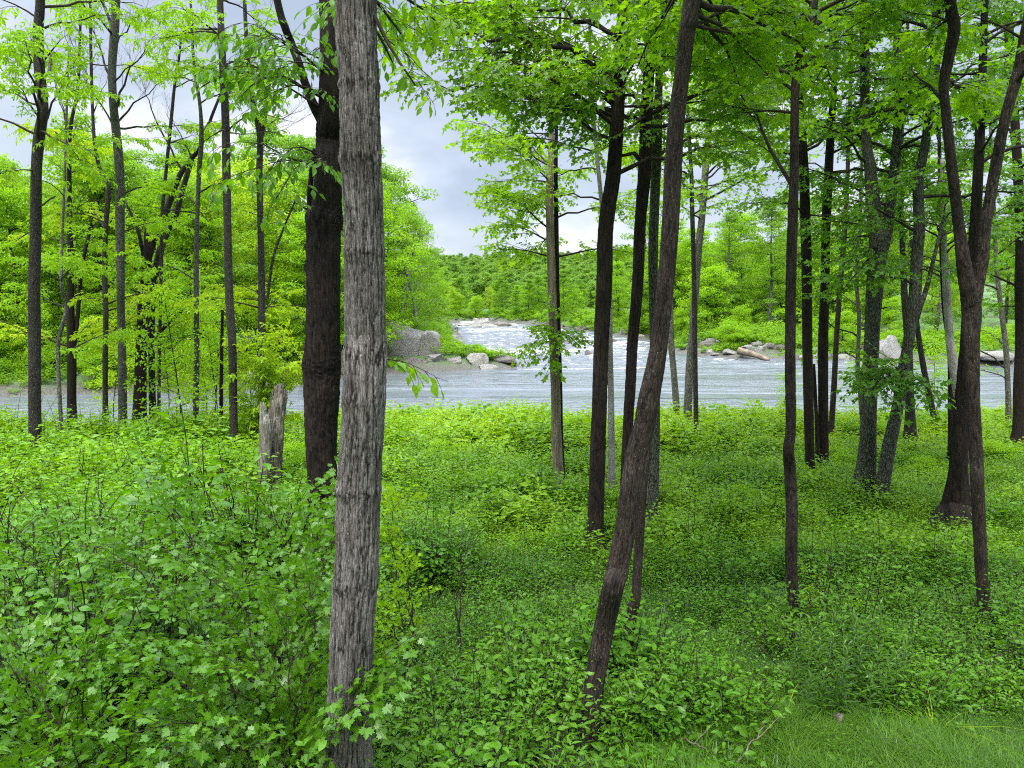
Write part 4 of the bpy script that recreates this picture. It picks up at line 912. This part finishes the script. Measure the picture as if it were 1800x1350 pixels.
# low herbs with pale upright stems
def tall_herb(seed, h):
    r = np.random.default_rng(seed); g = Geo(); f = Geo(); P = [np.zeros(3)]; d = np.array([r.normal(0, .06), r.normal(0, .06), 1])
    for q in range(8): d = norm(d + r.normal(0, .03, 3)); P.append(P[-1] + d * h / 8)
    P = np.array(P); g.tube(P, np.linspace(.0045, .002, 9), 5, 0); ps = []; ds = []; sc = []
    n = 40
    for q in range(n):
        t = .12 + .88 * q / n; u = t * 8; j = min(int(u), 7); ps.append(P[j] + (P[j + 1] - P[j]) * (u - j)); az = q * 2.4
        ds.append([cos(az), sin(az), .25 + 1.1 * t ** 3]); sc.append(.115 - .05 * t ** 2)
    ps = np.array(ps); ds = norm(np.array(ds)); f.inst(LS['lance'], frames(ds, np.tile([0, 0, 1.], (n, 1))), ps, np.array(sc), r.uniform(.2, .8, n))
    return g, f
STEMG = LEAF['grass']
protos = []
for s_i in range(3):
    g_, f_ = tall_herb(60 + s_i, .62 + .08 * s_i); protos.append((g_.mesh('stem', [STEMG]), f_.mesh('foliage', [LEAF['underdark']], False)))
def herbs(spots, label, group):
    for i, (px, py, Y) in enumerate(spots):
        p = at(px, py, Y); o = empty('tall_herb', (p[0], p[1], gz(p[0], p[1]) - .02)); o.rotation_euler = (0, 0, i * 1.7); s_ = (1.05 + .4 * ((i * 37) % 10) / 10); o.scale = (s_, s_, s_)
        tag(o, label, 'herb', group); a_, b_ = protos[i % 3]; link('stem', a_, o); link('foliage', b_, o)
rr = np.random.default_rng(70)
herbs([(1395 + i * 9 + rr.uniform(-6, 6), 1250, 7.35 + rr.uniform(-.2, .8)) for i in range(22)] + [(1400 + i * 20, 1200, 8.4 + rr.uniform(-.3, .3)) for i in range(8)],
      'upright narrow-leaved herb in the stand beside the small cut stump', 'tall herbs standing together behind the cut stump')
herbs([(745, 1230, 7.3), (760, 1230, 7.4), (772, 1215, 7.5), (885, 1200, 7.6), (892, 1190, 7.9), (720, 1200, 7.8), (805, 1200, 7.9), (1000, 1180, 8.0)],
      'upright narrow-leaved herb among dark shrubs between gray trunk and leaning trunk', 'tall herbs left of the leaning trunk')
def broad_herb(seed):
    return clump(seed, 'ovate', .105, .42, .12, 4, 9, True, .4)
bh = []
for s_i in range(3):
    g = Geo(); g.inst(broad_herb(80 + s_i), np.eye(3)[None], np.zeros((1, 3))); bh.append(g.mesh('broadleaf_herb', [LEAF['near'], BARK['twig']], smooth_mats=(1,)))
r = np.random.default_rng(81); cnt = 0
for i in range(78):
    px = r.uniform(650, 1330); Y = r.uniform(5.9, 7.3); p = at(px, 1200, Y)
    if 950 < px < 1085 and Y < 7.1: continue
    o = link('broadleaf_herb', bh[i % 3], None, (p[0], p[1], gz(p[0], p[1]))); o.rotation_euler = (0, 0, r.uniform(0, 6.28)); s_ = r.uniform(.7, 1.15); o.scale = (s_, s_, s_)
    tag(o, 'broad pointed-leaf herb in the bright patch along the bottom edge', 'herb', 'broad-leaved herbs along the bottom edge')
for i in range(46):
    px = r.uniform(1180, 1800); Y = r.uniform(6.2, 7.6); p = at(px, 1280, Y)
    o = link('broadleaf_herb', bh[i % 3], None, (p[0], p[1], gz(p[0], p[1]))); o.rotation_euler = (0, 0, r.uniform(0, 6.28)); s_ = r.uniform(.3, .75); o.scale = (s_, s_, s_)
    tag(o, 'small broad-leaved weed standing in the open grass', 'herb', 'weeds in the open grass')
# arching grass tuft
def arching_tuft(px, py, Y, n, h, label, seed):
    p = at(px, py, Y); st = tuft(seed, n, h, .006, .05, 1.3); g = Geo(); g.inst(st, np.eye(3)[None], np.zeros((1, 3)))
    o = link('grass_tuft', g.mesh('grass_tuft', [LEAF['yellow']]), None, (p[0], p[1], gz(p[0], p[1]))); tag(o, label, 'grass tuft')
arching_tuft(1640, 1310, 7.1, 22, .62, 'pale arching grass tuft with long curved blades in the open grass', 90)
arching_tuft(1375, 1290, 7.2, 14, .45, 'small arching grass tuft left of the cut stump', 91)

# ------------------------------------------------------------------ rocks
ROCKS = []
def rock(px, py, Y, wx, hz, label, mat=ROCK, seed=1, dy=None, name='boulder', group=None, flat=0, z=None):
    """a boulder centred on pixel column px, wx and hz in metres"""
    r = np.random.default_rng(seed); p = at(px, py, Y); dy = wx * .7 if dy is None else dy; ROCKS.append((p[0], Y, wx, dy, hz))
    nu, nv = 44, 26; u = np.linspace(0, 2 * pi, nu, endpoint=False); v = np.linspace(-pi / 2, pi / 2, nv)
    U, V = np.meshgrid(u, v); D = np.stack([np.cos(U) * np.cos(V), np.sin(U) * np.cos(V), np.sin(V)], -1).reshape(-1, 3)
    sup = np.sign(D) * np.abs(D) ** .75
    for q in range(7):     # cut by random planes for facets
        nrm = norm(r.normal(0, 1, 3) + [0, 0, .3]); cut = r.uniform(.5, .85); dd = sup @ nrm; sup = sup - np.clip(dd - cut, 0, None)[:, None] * nrm
    sup = sup * (1 + .38 * (fbm(D * 2.2 + seed * 3.1, 4, seed) - .5) + .14 * (fbm(D * 7 + seed, 3, seed + 1) - .5))[:, None]
    W = sup * np.array([wx / 2, dy / 2, hz / (1 - .0)])
    a = r.uniform(-.3, .3); W[:, :2] = W[:, :2] @ np.array([[cos(a), sin(a)], [-sin(a), cos(a)]])
    i = np.arange(nv - 1)[:, None] * nu; j = np.arange(nu)[None]; k = (j + 1) % nu
    q = np.stack([i + j, i + k, i + nu + k, i + nu + j], -1).reshape(-1, 4)
    g = Geo(); g.add(W, [q]); g_z = max(gz(p[0], Y), float(water_z(Y)) - .1) if z is None else z
    o = link(name, g.mesh(name, [mat]), None, (p[0], Y, g_z)); tag(o, label, 'boulder' if name == 'boulder' else 'rock', group); return o
rock(718, 612, 72, 4.9, 3.7, 'largest gray boulder on the left bank right beside the thick trunk', ROCK, 3, 3.6)
rock(755, 618, 71, 2.6, 2.4, 'rounded gray boulder leaning on the largest one at its river side', ROCK, 5, 2.4)
rock(838, 640, 70.6, 2.3, .95, 'low gray boulder at the tip of the left bank beside the white one', ROCK, 7)
rock(857, 648, 69.6, 1.9, .42, 'small white boulder at the waterline of the left bank tip', ROCKW, 8)
rock(885, 638, 72.0, 2.6, .55, 'flat brown boulder furthest out at the left bank tip', ROCKD, 9)
rock(800, 648, 70.3, 1.8, .5, 'brownish low boulder in the row at the left bank waterline, nearest the tip', ROCK, 11)
rock(765, 650, 69.8, 2.2, .5, 'brownish flat boulder at the waterline below the rounded gray boulder', ROCK, 12)
rock(730, 655, 69.0, 2.4, .5, 'dark waterline boulder below the largest gray boulder', ROCKD, 13)
rock(853, 570, 146, 7.5, 1.9, 'big flat gray boulder at the head of the rapids', ROCK, 15)
rock(822, 572, 147, 5, 1.2, 'smaller gray boulder left of the big flat one at the head of the rapids', ROCK, 16)
rock(886, 574, 143, 5, .9, 'dark low rock right of the big flat boulder at the head of the rapids', ROCKD, 17)
rock(1036, 620, 84, 1.0, .75, 'small dark rock breaking the rapids beside the straight near-black trunk', ROCKD, 18)
rock(1330, 742, 36.0, 4.2, .50, 'low lichen-gray rock hump on the near shore right of the thin dark tree', ROCK, 20, 2.6)
rock(1395, 752, 36.0, 2.2, .35, 'flatter end of rock on the near shore beside the lichen-spotted tree', ROCK, 21, 1.6)
rock(905, 742, 34.0, 1.2, .9, 'gray rock peeping out of near-shore bushes left of the pale dead tree', ROCK, 22)
rock(1565, 615, 76, 4.2, 2.6, 'big pale boulder across the river between the forked and leaning lichened trees', ROCKW, 23)
rock(1560, 563, 92, 2.6, 1.2, 'small gray rock higher up the far slope above the big pale boulder', ROCK, 24)
rock(1755, 640, 73.5, 4.5, .55, 'long flat pinkish rock on the far shore right of the forked tree', ROCK, 25)
rock(1640, 640, 74.5, 3, .7, 'brown rock at the far waterline left of the white birch', ROCKD, 26)
r = np.random.default_rng(44)
for i in range(26):
    px = 1215 + i * 12 + r.uniform(-6, 6); Y = np.interp(px, [1215, 1290, 1440, 1520], [88, 82.5, 79.6, 78.5]) + r.uniform(-1.2, 1.6)
    rock(px, 630, Y, r.uniform(.7, 2.2), r.uniform(.25, .75), 'gray or brown rock in the rubble along the far right shoreline', ROCK if r.uniform() < .6 else ROCKD, 100 + i, group='rocks along the far right shore', name='shore_rock')
for i in range(16):
    px = r.uniform(985, 1260); Y = r.uniform(88, 104)
    rock(px, 600, Y, r.uniform(.8, 2.0), r.uniform(.25, .55), 'low wet rock poking out of the upper rapids', ROCKD, 140 + i, group='rocks in the upper rapids', name='river_rock')
for i in range(14):
    px = r.uniform(800, 930); Y = r.uniform(138, 152)
    rock(px, 575, Y, r.uniform(1.2, 3.2), r.uniform(.4, .9), 'gray rock in the line of rubble across the head of the rapids', ROCK, 170 + i, group='rocks at the head of the rapids', name='river_rock')
for i in range(9):
    rock(490 + r.uniform(-55, 45), 670, 55.5 + r.uniform(0, 3), r.uniform(.7, 1.6), r.uniform(.4, .9), 'gray brown rock in the rubble heap across the water above the broken stump', ROCK if i % 2 else ROCKD, 200 + i, group='rocks across the water above the stump', name='shore_rock')
k_ = 0
while k_ < 46:
    x_ = r.uniform(-14, 24); y_ = r.uniform(70, 140); q_ = river_sd(np.array([x_]), np.array([y_]))[0]
    if not -1.2 < q_ < .9: continue
    px_, py_ = 900 + F * x_ / y_, 600
    rock(px_, 600, y_, r.uniform(.6, 2.0), r.uniform(.25, .7), 'gray or dark rock at the edge of the rapids', ROCK if r.uniform() < .5 else ROCKD, 300 + k_, group='rocks along the rapids', name='shore_rock'); k_ += 1
def driftwood():
    a = at(1298, 618, 80.5); b = at(1352, 640, 78.5); a[2] = 1.0; b[2] = .12; P = catmull(np.array([a, (a + b) / 2 + [0, 0, .12], b]), 16)
    G = Geo(); G.tube(P, np.linspace(.42, .2, 16), 12, 0, disp=furrow(.1, 4, 3)); tag(link('driftwood_log', G.mesh('driftwood_log', [BARK['bare']])), 'bleached driftwood log lying slanted on the far shore rocks', 'log')
driftwood()

# ------------------------------------------------------------------ trees of the far banks
def bank_proto(seed, h, wd, n, size, low=.12, clumps=46, flat=.55, top=1.0, thin=0):
    clumps = int(clumps * (1 if thin else 1.35)); n = int(n * (1 if thin else 1.15))
    r = np.random.default_rng(seed); T = Geo(); G = Geo()
    P = np.array([[0, 0, -.3], [r.normal(0, .2), r.normal(0, .2), h * .3], [r.normal(0, .4), r.normal(0, .4), h * .65], [r.normal(0, .4), r.normal(0, .4), h * .96]]); Q = catmull(P, 18)
    T.tube(Q, np.linspace(.035 if thin else .012 * h + .05, .012, 18), 7, 0); cs = []
    for k in range(clumps):
        t = low + (1 - low) * (k + r.uniform()) / clumps; u = t * 17; j = min(int(u), 16); p = Q[j]
        env = (wd / 2) * np.clip(math.sin(pi * min(.18 + t * .80, .995)) ** .62, .08, 1) * r.uniform(.45, 1.08); az = k * 2.4 + r.normal(0, .3)
        e_ = p + np.array([cos(az) * env, sin(az) * env, env * r.uniform(.05, .5)])
        if k % 2 == 0: T.tube(limb_curve(p, e_, 5, .05, r), np.linspace(.016 if thin else .05, .006 if thin else .012, 5), 4, 0)
        for q, f in ((0, 1.0), (1, .55)):
            cs.append((p + (e_ - p) * f + r.normal(0, .2, 3), (.28 + .10 * wd / 2) * r.uniform(.6, 1.3) * (1 if q == 0 else .9)))
    C_ = np.array([c[0] for c in cs]); Rr = np.array([c[1] for c in cs]); wts = Rr ** 2 / (Rr ** 2).sum()
    i = r.choice(len(C_), n, p=wts); dv = norm(r.normal(0, 1, (n, 3))); rad = Rr[i] * r.uniform(.25, 1, n) ** .45
    ps = C_[i] + dv * rad[:, None] * np.array([1.25, 1.25, flat])
    ds = norm(dv * [1, 1, .2] + r.normal(0, .6, (n, 3)) - [0, 0, .25]); up = norm(r.normal(0, .45, (n, 3)) + [0, 0, 1] + dv * .35)
    cr_ = r.uniform(0, 1, len(C_))
    G.inst(LS['simple'], frames(ds, up), ps, size * r.uniform(.6, 1.25, n), np.clip(.5 * cr_[i] + .5 * r.uniform(0, 1, n), 0, 1))
    return T, G
BP = {}
for nm, args, lf, bk_ in (('broad', (1, 12, 7.5, 15000, .20), 'spring', 'thin'), ('broad2', (2, 13, 7, 15000, .20), 'bank', 'thin'), ('tall', (3, 15, 5.5, 14000, .18), 'bank', 'pale'),
                          ('airy', (4, 13, 6, 8000, .18, .18, 40, .7), 'yellow', 'pale'), ('low', (5, 7, 6.5, 11000, .18, .02, 40), 'spring', 'thin'),
                          ('birch', (6, 15, 6.5, 16000, .14, .12, 60, .8), 'bank', 'birch'), ('sapl', (7, 8, 3.6, 2300, .17, .34, 26, .6, 1, 1), 'yellow', 'thin'),
                          ('sapl2', (8, 7, 3.4, 2300, .15, .28, 26, .6, 1, 1), 'spring', 'thin'), ('bush', (9, 2.6, 4.2, 7000, .15, .02, 30, .6), 'spring', 'thin'), ('deep', (10, 12, 7, 15000, .20, .03), 'green', 'thin')):
    T_, G_ = bank_proto(*args); BP[nm] = (T_.mesh('trunk', [BARK[bk_]]), G_.mesh('crown', [LEAF[lf]], False))
def bank_tree(kind, x, y, s, label, group=None, rz=None, lean=0, name='tree', cat='tree', sz=1.0, z=None):
    o = empty(name, (x, y, (gz(x, y) if z is None else z) - .1)); tm, cm = BP[kind]; link('trunk', tm, o); link('crown', cm, o)
    o.rotation_euler = (0, lean, (x * 12.9 + y * 7.1) % 6.28 if rz is None else rz); o.scale = (s, s, s * sz); return tag(o, label, cat, group)
r = np.random.default_rng(99)
def stand(n, xr, yr, kinds, s, label, group, mind=2.5, sdmin=1.5, name='tree', cat='tree'):
    pts = []; tries = 0
    while len(pts) < n and tries < 4000:
        tries += 1; x = r.uniform(*xr); y = r.uniform(*yr)
        if river_sd(np.array([x]), np.array([y]))[0] < sdmin: continue
        if any((x - a) ** 2 + (y - b) ** 2 < mind ** 2 for a, b in pts): continue
        pts.append((x, y)); bank_tree(kinds[r.integers(len(kinds))], x, y, r.uniform(*s), label, group, name=name, cat=cat)
# left bank
stand(34, (-62, -13), (52, 78), ('broad', 'tall', 'airy', 'broad2', 'broad', 'airy'), (1.05, 1.45), 'leafy tree in the bright wood across the water on the left', 'trees across the water on the left', 3.2)
stand(20, (-75, -16), (78, 100), ('broad', 'tall', 'broad2'), (1.35, 1.75), 'tall leafy tree at the back of the left bank wood', 'trees at the back of the left wood', 5)
stand(16, (-48, -14), (49, 60), ('low', 'bush', 'sapl2'), (.6, .9), 'low leafy growth along the far waterline on the left', 'low growth at the left waterline', 2.4, .8, 'bush', 'bush')
# stand beside the river mouth
bank_tree('birch', -10.0, 77.5, 1.0, 'feathery green tree nearest the open river, standing over the gray boulder', rz=.4)
bank_tree('birch', -13.2, 80, 1.22, 'tall feathery tree hugging the right edge of the thick gray trunk, across the river', rz=2)
bank_tree('birch', -11.0, 86, 1.0, 'feathery tree just behind the two over the gray boulder', rz=4)
bank_tree('broad2', -17.5, 84, 1.12, 'leafy tree glimpsed between the dark bent trunk and gray trunk', rz=4)
def white_birch():
    d = 75.5; o = empty('birch', tuple(at(700, 575, d))); org = np.array(o.location); tag(o, 'leaning thin white birch trunk in the foliage above the gray boulder', 'tree')
    G = Geo(); P, R = trunk_path([(701, 590, 5), (707, 545, 4), (715, 505, 4), (722, 465, 3.5), (730, 430, 3), (742, 395, 2.5)], d, .5, True, 0, 3); G.tube(P, R, 8, 0); G.v = [v - org for v in G.v]; link('trunk', G.mesh('trunk', [BARK['birch']]), o)
white_birch()
stand(7, (-8.8, -3), (78.2, 90), ('bush',), (.45, .7), 'low bush on the rocks of the left bank tip', 'bushes at the left bank tip', 1.2, .2, 'bush', 'bush')
stand(6, (-6, .2), (70.6, 75.5), ('bush',), (.3, .42), 'small green bush on the boulder tip of the left bank', 'small bushes on the boulder tip', 1.1, .25, 'bush', 'bush')
stand(12, (-26, -9), (92, 140), ('broad', 'broad2', 'deep', 'low'), (.8, 1.05), 'leafy tree lining the left side of the rapids', 'trees lining the left side of the rapids', 4, 2)
# head of the rapids
stand(26, (-22, 34), (156, 182), ('broad2', 'deep', 'broad', 'airy'), (.45, .66), 'leafy tree in the wood behind the head of the rapids', 'trees behind the head of the rapids', 4.5, 2)
stand(12, (-20, 14), (150, 166), ('low', 'deep'), (.55, .8), 'low dark green tree at the water behind the rapids', 'low trees at the head of the rapids', 3, .8)
stand(18, (9, 40), (98, 150), ('broad2', 'deep', 'deep', 'broad'), (.65, .95), 'leafy tree on the right side of the rapids', 'trees on the right side of the rapids', 4.5, 2.2)
stand(12, (17, 30), (88, 122), ('low', 'deep'), (.45, .7), 'low shadowy tree overhanging the right side of the rapids', 'low trees on the right of the rapids', 2.5, .8)
# right bank
stand(22, (18, 48), (92, 118), ('broad', 'broad', 'low', 'tall'), (1.1, 1.4), 'bright rounded tree on the far right bank behind the rocks', 'bright trees on the far right bank', 4.5, 3)
stand(24, (44, 95), (84, 125), ('broad', 'airy', 'tall', 'low'), (.85, 1.2), 'leafy tree on the far bank at the right side', 'leafy trees on the far bank at the right', 4.5, 5)
stand(22, (22, 80), (79, 90), ('bush', 'bush', 'low'), (.4, .75), 'bright bush behind the rocks of the far right shore', 'bushes on the far right shore', 2.6, 1.6, 'bush', 'bush')
bank_tree('bush', 24.3, 84.5, .95, 'big bright green bush behind the driftwood log', name='bush', cat='bush')
# left woods on the near side: thin leafy saplings among the trunks
spots = []
tries = 0
while len(spots) < 9 and tries < 3000:
    tries += 1; y = r.uniform(21, 33); x = r.uniform(-.70 * y - 2, -.30 * y)
    if river_sd(np.array([x]), np.array([y]))[0] < 1 or any((x - a) ** 2 + (y - b) ** 2 < 1.3 ** 2 for a, b in spots): continue
    px_, py_ = view_px(x, y, gz(x, y) + 3)
    if 400 < px_ < 545 : continue
    spots.append((x, y)); bank_tree(('sapl', 'sapl2')[len(spots) % 2], x, y, r.uniform(.55, .85), 'thin leafy sapling among the trunks of the left woods', 'saplings in the left woods', name='leafy_sapling', cat='sapling')
for (x, y, s) in ((16.5, 35.5, .5), (20.5, 36, .6), (23, 38.5, .6), (12.8, 35.6, .42)):
    bank_tree('sapl2', x, y, s, 'small leafy sapling at the near shore on the right', 'saplings at the near shore on the right', name='leafy_sapling', cat='sapling')
for (px_, y, s, lab) in ((700, 27, .36, 'dense round shrub near the shore just right of the thick gray trunk'), (825, 33, .42, 'leafy shrub standing highest against the river, left of the near-shore rock'), (935, 33, .36, 'leafy shrub in front of the river between near-shore rock and debarked tree'),
                         (1015, 26, .40, 'dense shrub between the debarked tree and straight black trunk'), (770, 22, .30, 'low rounded shrub on the slope in the open middle'), (1290, 30, .28, 'low shrub near the shore right of the thin dark tree'),
                         (880, 18, .26, 'small rounded shrub amid the open undergrowth'), (500, 20, .36, 'shrub beside the broken stump'), (1330, 16, .26, 'rounded shrub left of the wavering trunk'), (1640, 20, .26, 'rounded shrub between leaning lichened tree and nearest fork'),
                         (1120, 30, .34, 'leafy shrub near the shore behind the leaning trunk'), (1245, 24, .30, 'rounded shrub midway down the slope right of the thin dark tree'), (1560, 26, .32, 'leafy shrub behind the big lichened fork'),
                         (1755, 22, .34, 'leafy shrub right of the nearest forked trunk'), (720, 31, .44, 'tall leafy shrub breaking the river edge near the thick gray trunk'), (1480, 22, .24, 'low shrub between slim black pair and lichened fork'),
                         (430, 24, .42, 'leafy shrub between slim mottled tree and narrow Y tree'), (245, 24, .44, 'leafy shrub under the broken multi-stem tree'), (60, 24, .44, 'leafy shrub behind the stoutest left trunk'),
                         (150, 19, .42, 'broad shrub in the left woods right of the stoutest trunk'), (330, 18, .40, 'broad shrub in the left woods below the thin lichened tree')):
    x = (px_ - 900) / F * y; bank_tree('bush', x, y, s * 1.15, lab, None, name='shrub', cat='shrub', sz=.9)
def fallen(p0, p1, Y0, Y1, r0, label):
    a = at(*p0, Y0); b = at(*p1, Y1); a[2] = gz(a[0], a[1]) + .12; b[2] = gz(b[0], b[1]) + .28; q = limb_curve(a, b, 12, .12, r); g = Geo(); g.tube(q, np.linspace(r0, r0 * .4, 12), 7, 0)
    g.tube(limb_curve(q[6], q[6] + np.array([.22, .05, .2]), 6, .05, r), np.linspace(r0 * .5, r0 * .2, 6), 5, 0); tag(link('fallen_branch', g.mesh('fallen_branch', [BARK['bare']])), label, 'branch')
fallen((1180, 1300), (1245, 1330), 6.9, 6.3, .010, 'thin dead branch lying in the weeds right of the leaning trunk base')
fallen((1290, 1340), (1350, 1290), 6.3, 6.9, .009, 'pale dead twig arching over the edge of the grass')
fallen((940, 1170), (955, 1210), 8.2, 7.6, .008, 'pale dead stem among dark shrubs left of the leaning trunk')
# the wooded hill far off
hp = []
T1, G1 = bank_proto(21, 11, 8, 2600, .55, .05, 30); T2, G2 = bank_proto(22, 12, 7, 2600, .55, .05, 30); T3, G3 = bank_proto(23, 10, 8, 2600, .55, .05, 30)
n = 5200; hx = r.uniform(-330, 330, n); hy = 185 + r.uniform(0, 1, n) ** 1.2 * 430; k = np.abs(hx) < hy * .78 + 20; hx, hy = hx[k], hy[k]
P_, a_, s_, p_ = put(hx, hy, r, .4, .9, 3)
scatter('hill_forest', 'distant wooded hillside seen beyond the rapids', 'forest', [G1.pack(), G2.pack(), G3.pack()], (P_, a_, s_, p_), [LEAF['hill']])

n = 30000; bx = r.uniform(-80, 100, n); by = r.uniform(44, 165, n); sd_ = river_sd(bx, by); k = (sd_ > .5) & (sd_ < 12) & (by > np.interp(bx, [-80, -20, 0, 30, 110], [31, 43, 52, 56, 66])); bx, by, sd_ = bx[k], by[k], sd_[k]
k = np.ones(len(bx), bool)
for (rx, ry, rw, rd, rh) in ROCKS:
    k &= ~((np.abs(bx - rx * by / ry) < rw * .55) & (by > ry - rd * .5 - (2.6 if rh > .8 else 1.2)) & (by < ry + rd * .5))
bx, by, sd_ = bx[k], by[k], sd_[k]
P_, a_, s_, p_ = put(bx, by, r, .6, 1.5, 3); s_ = s_ * np.interp(sd_, [.5, 4], [.55, 1.15]) * (.35 + 1.3 * fbm(np.stack([bx * .2, by * .2, bx * 0], -1), 3, 71))
scatter('bank_undergrowth', 'low green growth covering the far river banks', 'undergrowth', [clump(91, 'simple', .26, 1.1, .9, 9, 22), clump(92, 'simple', .22, .9, .8, 10, 22), tuft(93, 60, 1.0, .012, .7)], (P_, a_, s_, p_), [LEAF['bank'], BARK['twig']])

# ------------------------------------------------------------------ labels that tell the members of a group apart by where they stand
MARKS = [(-999, 'the left edge'), (62, 'the stoutest left trunk'), (126, 'the bare-topped tree'), (213, 'the gray patchy tree'), (262, 'the broken multi-stem tree'), (345, 'the thin lichened tree'), (405, 'the slim mottled tree'),
         (460, 'the narrow Y tree'), (566, 'the dark knotted trunk'), (640, 'the thick gray trunk'), (975, 'the debarked dead tree'), (1055, 'the straight black trunk'), (1155, 'the leaning mottled trunk'), (1222, 'the thin shore pair'),
         (1390, 'the wavering trunk'), (1450, 'the slim black pair'), (1535, 'the lichened fork'), (1600, 'the leaning lichened tree'), (1668, 'the white birch'), (1712, 'the nearest forked trunk'), (1790, 'the far right trunk'), (9999, 'the right edge')]
LOOK = {}
for nm, ad in (('broad', 'rounded light green'), ('broad2', 'full green'), ('tall', 'tall narrow'), ('airy', 'airy yellow green'), ('low', 'low spreading'), ('birch', 'feathery'), ('sapl', 'thin yellow green'), ('sapl2', 'thin light green'), ('bush', 'bushy'), ('deep', 'dark green')):
    LOOK[BP[nm][1].name] = ad
bpy.context.view_layer.update()
by = {}
for o in list(C.objects):
    if o.parent is None and o.get('group') and o.get('category') in ('tree', 'bush', 'sapling', 'rock') and o.get('label'):
        x, y, z = o.location; px, _ = view_px(x, y, z + 1); i = max(k for k, m in enumerate(MARKS) if m[0] <= px)
        a, b = MARKS[i][1], MARKS[min(i + 1, len(MARKS) - 1)][1]
        look = next((LOOK[c.data.name] for c in o.children if c.name.startswith('crown')), 'gray')
        far = 'across the river' if y > 44 else 'near shore'
        cat = o['category']
        if cat == 'rock': base = f"{'big' if o.dimensions.x > 1.6 else 'small'} {'gray' if o.data.materials[0] == ROCK else 'dark'} rock"
        else: base = f"{look} {cat}"
        by.setdefault((base, far, a, b), []).append((px, y, o))
ORD_ = 0
HM = [(-999, 'left edge'), (620, 'thick gray trunk'), (800, 'thin upright shoot'), (1035, 'leaning trunk base'), (1210, 'grass strip'), (1401, 'wavering trunk base'), (1471, 'cut stump'), (1640, 'arching grass tuft'), (9999, 'right edge')]
ORD = ['first', 'second', 'third', 'fourth', 'fifth', 'sixth', 'seventh', 'eighth', 'ninth', 'tenth', 'eleventh', 'twelfth', 'thirteenth', 'fourteenth', 'fifteenth', 'sixteenth', 'seventeenth', 'eighteenth', 'nineteenth', 'twentieth']
for o in list(C.objects):
    if o.parent is None and o.get('category') == 'herb':
        x, y, z = o.location; px, py = view_px(x, y, z); i = max(k for k, m in enumerate(HM) if m[0] <= px)
        nm = 'narrow-leaved tall herb' if o.name.startswith('tall') else 'broad-leaved herb'
        by.setdefault((nm, 'in the nearest row' if y < 6.6 else 'in the middle row' if y < 7.2 else 'in the back row', HM[i][1], HM[i + 1][1]), []).append((px, y, o))
for (base, far, a, b), lst in by.items():
    lst.sort(key=lambda q: q[0])
    for k, (px, y, o) in enumerate(lst):
        sh = lambda q: q.replace('the ', '')
        o['label'] = f"{base} {far} between {sh(a)} and {sh(b)}" if len(lst) == 1 else f"{ORD[k] if k < 20 else 'outermost' if k == len(lst) - 1 else 'further'} {base} {far} between {sh(a)} and {sh(b)}"
        if len(o['label'].split()) > 16: o['label'] = o['label'].replace(' across the river', ' beyond')
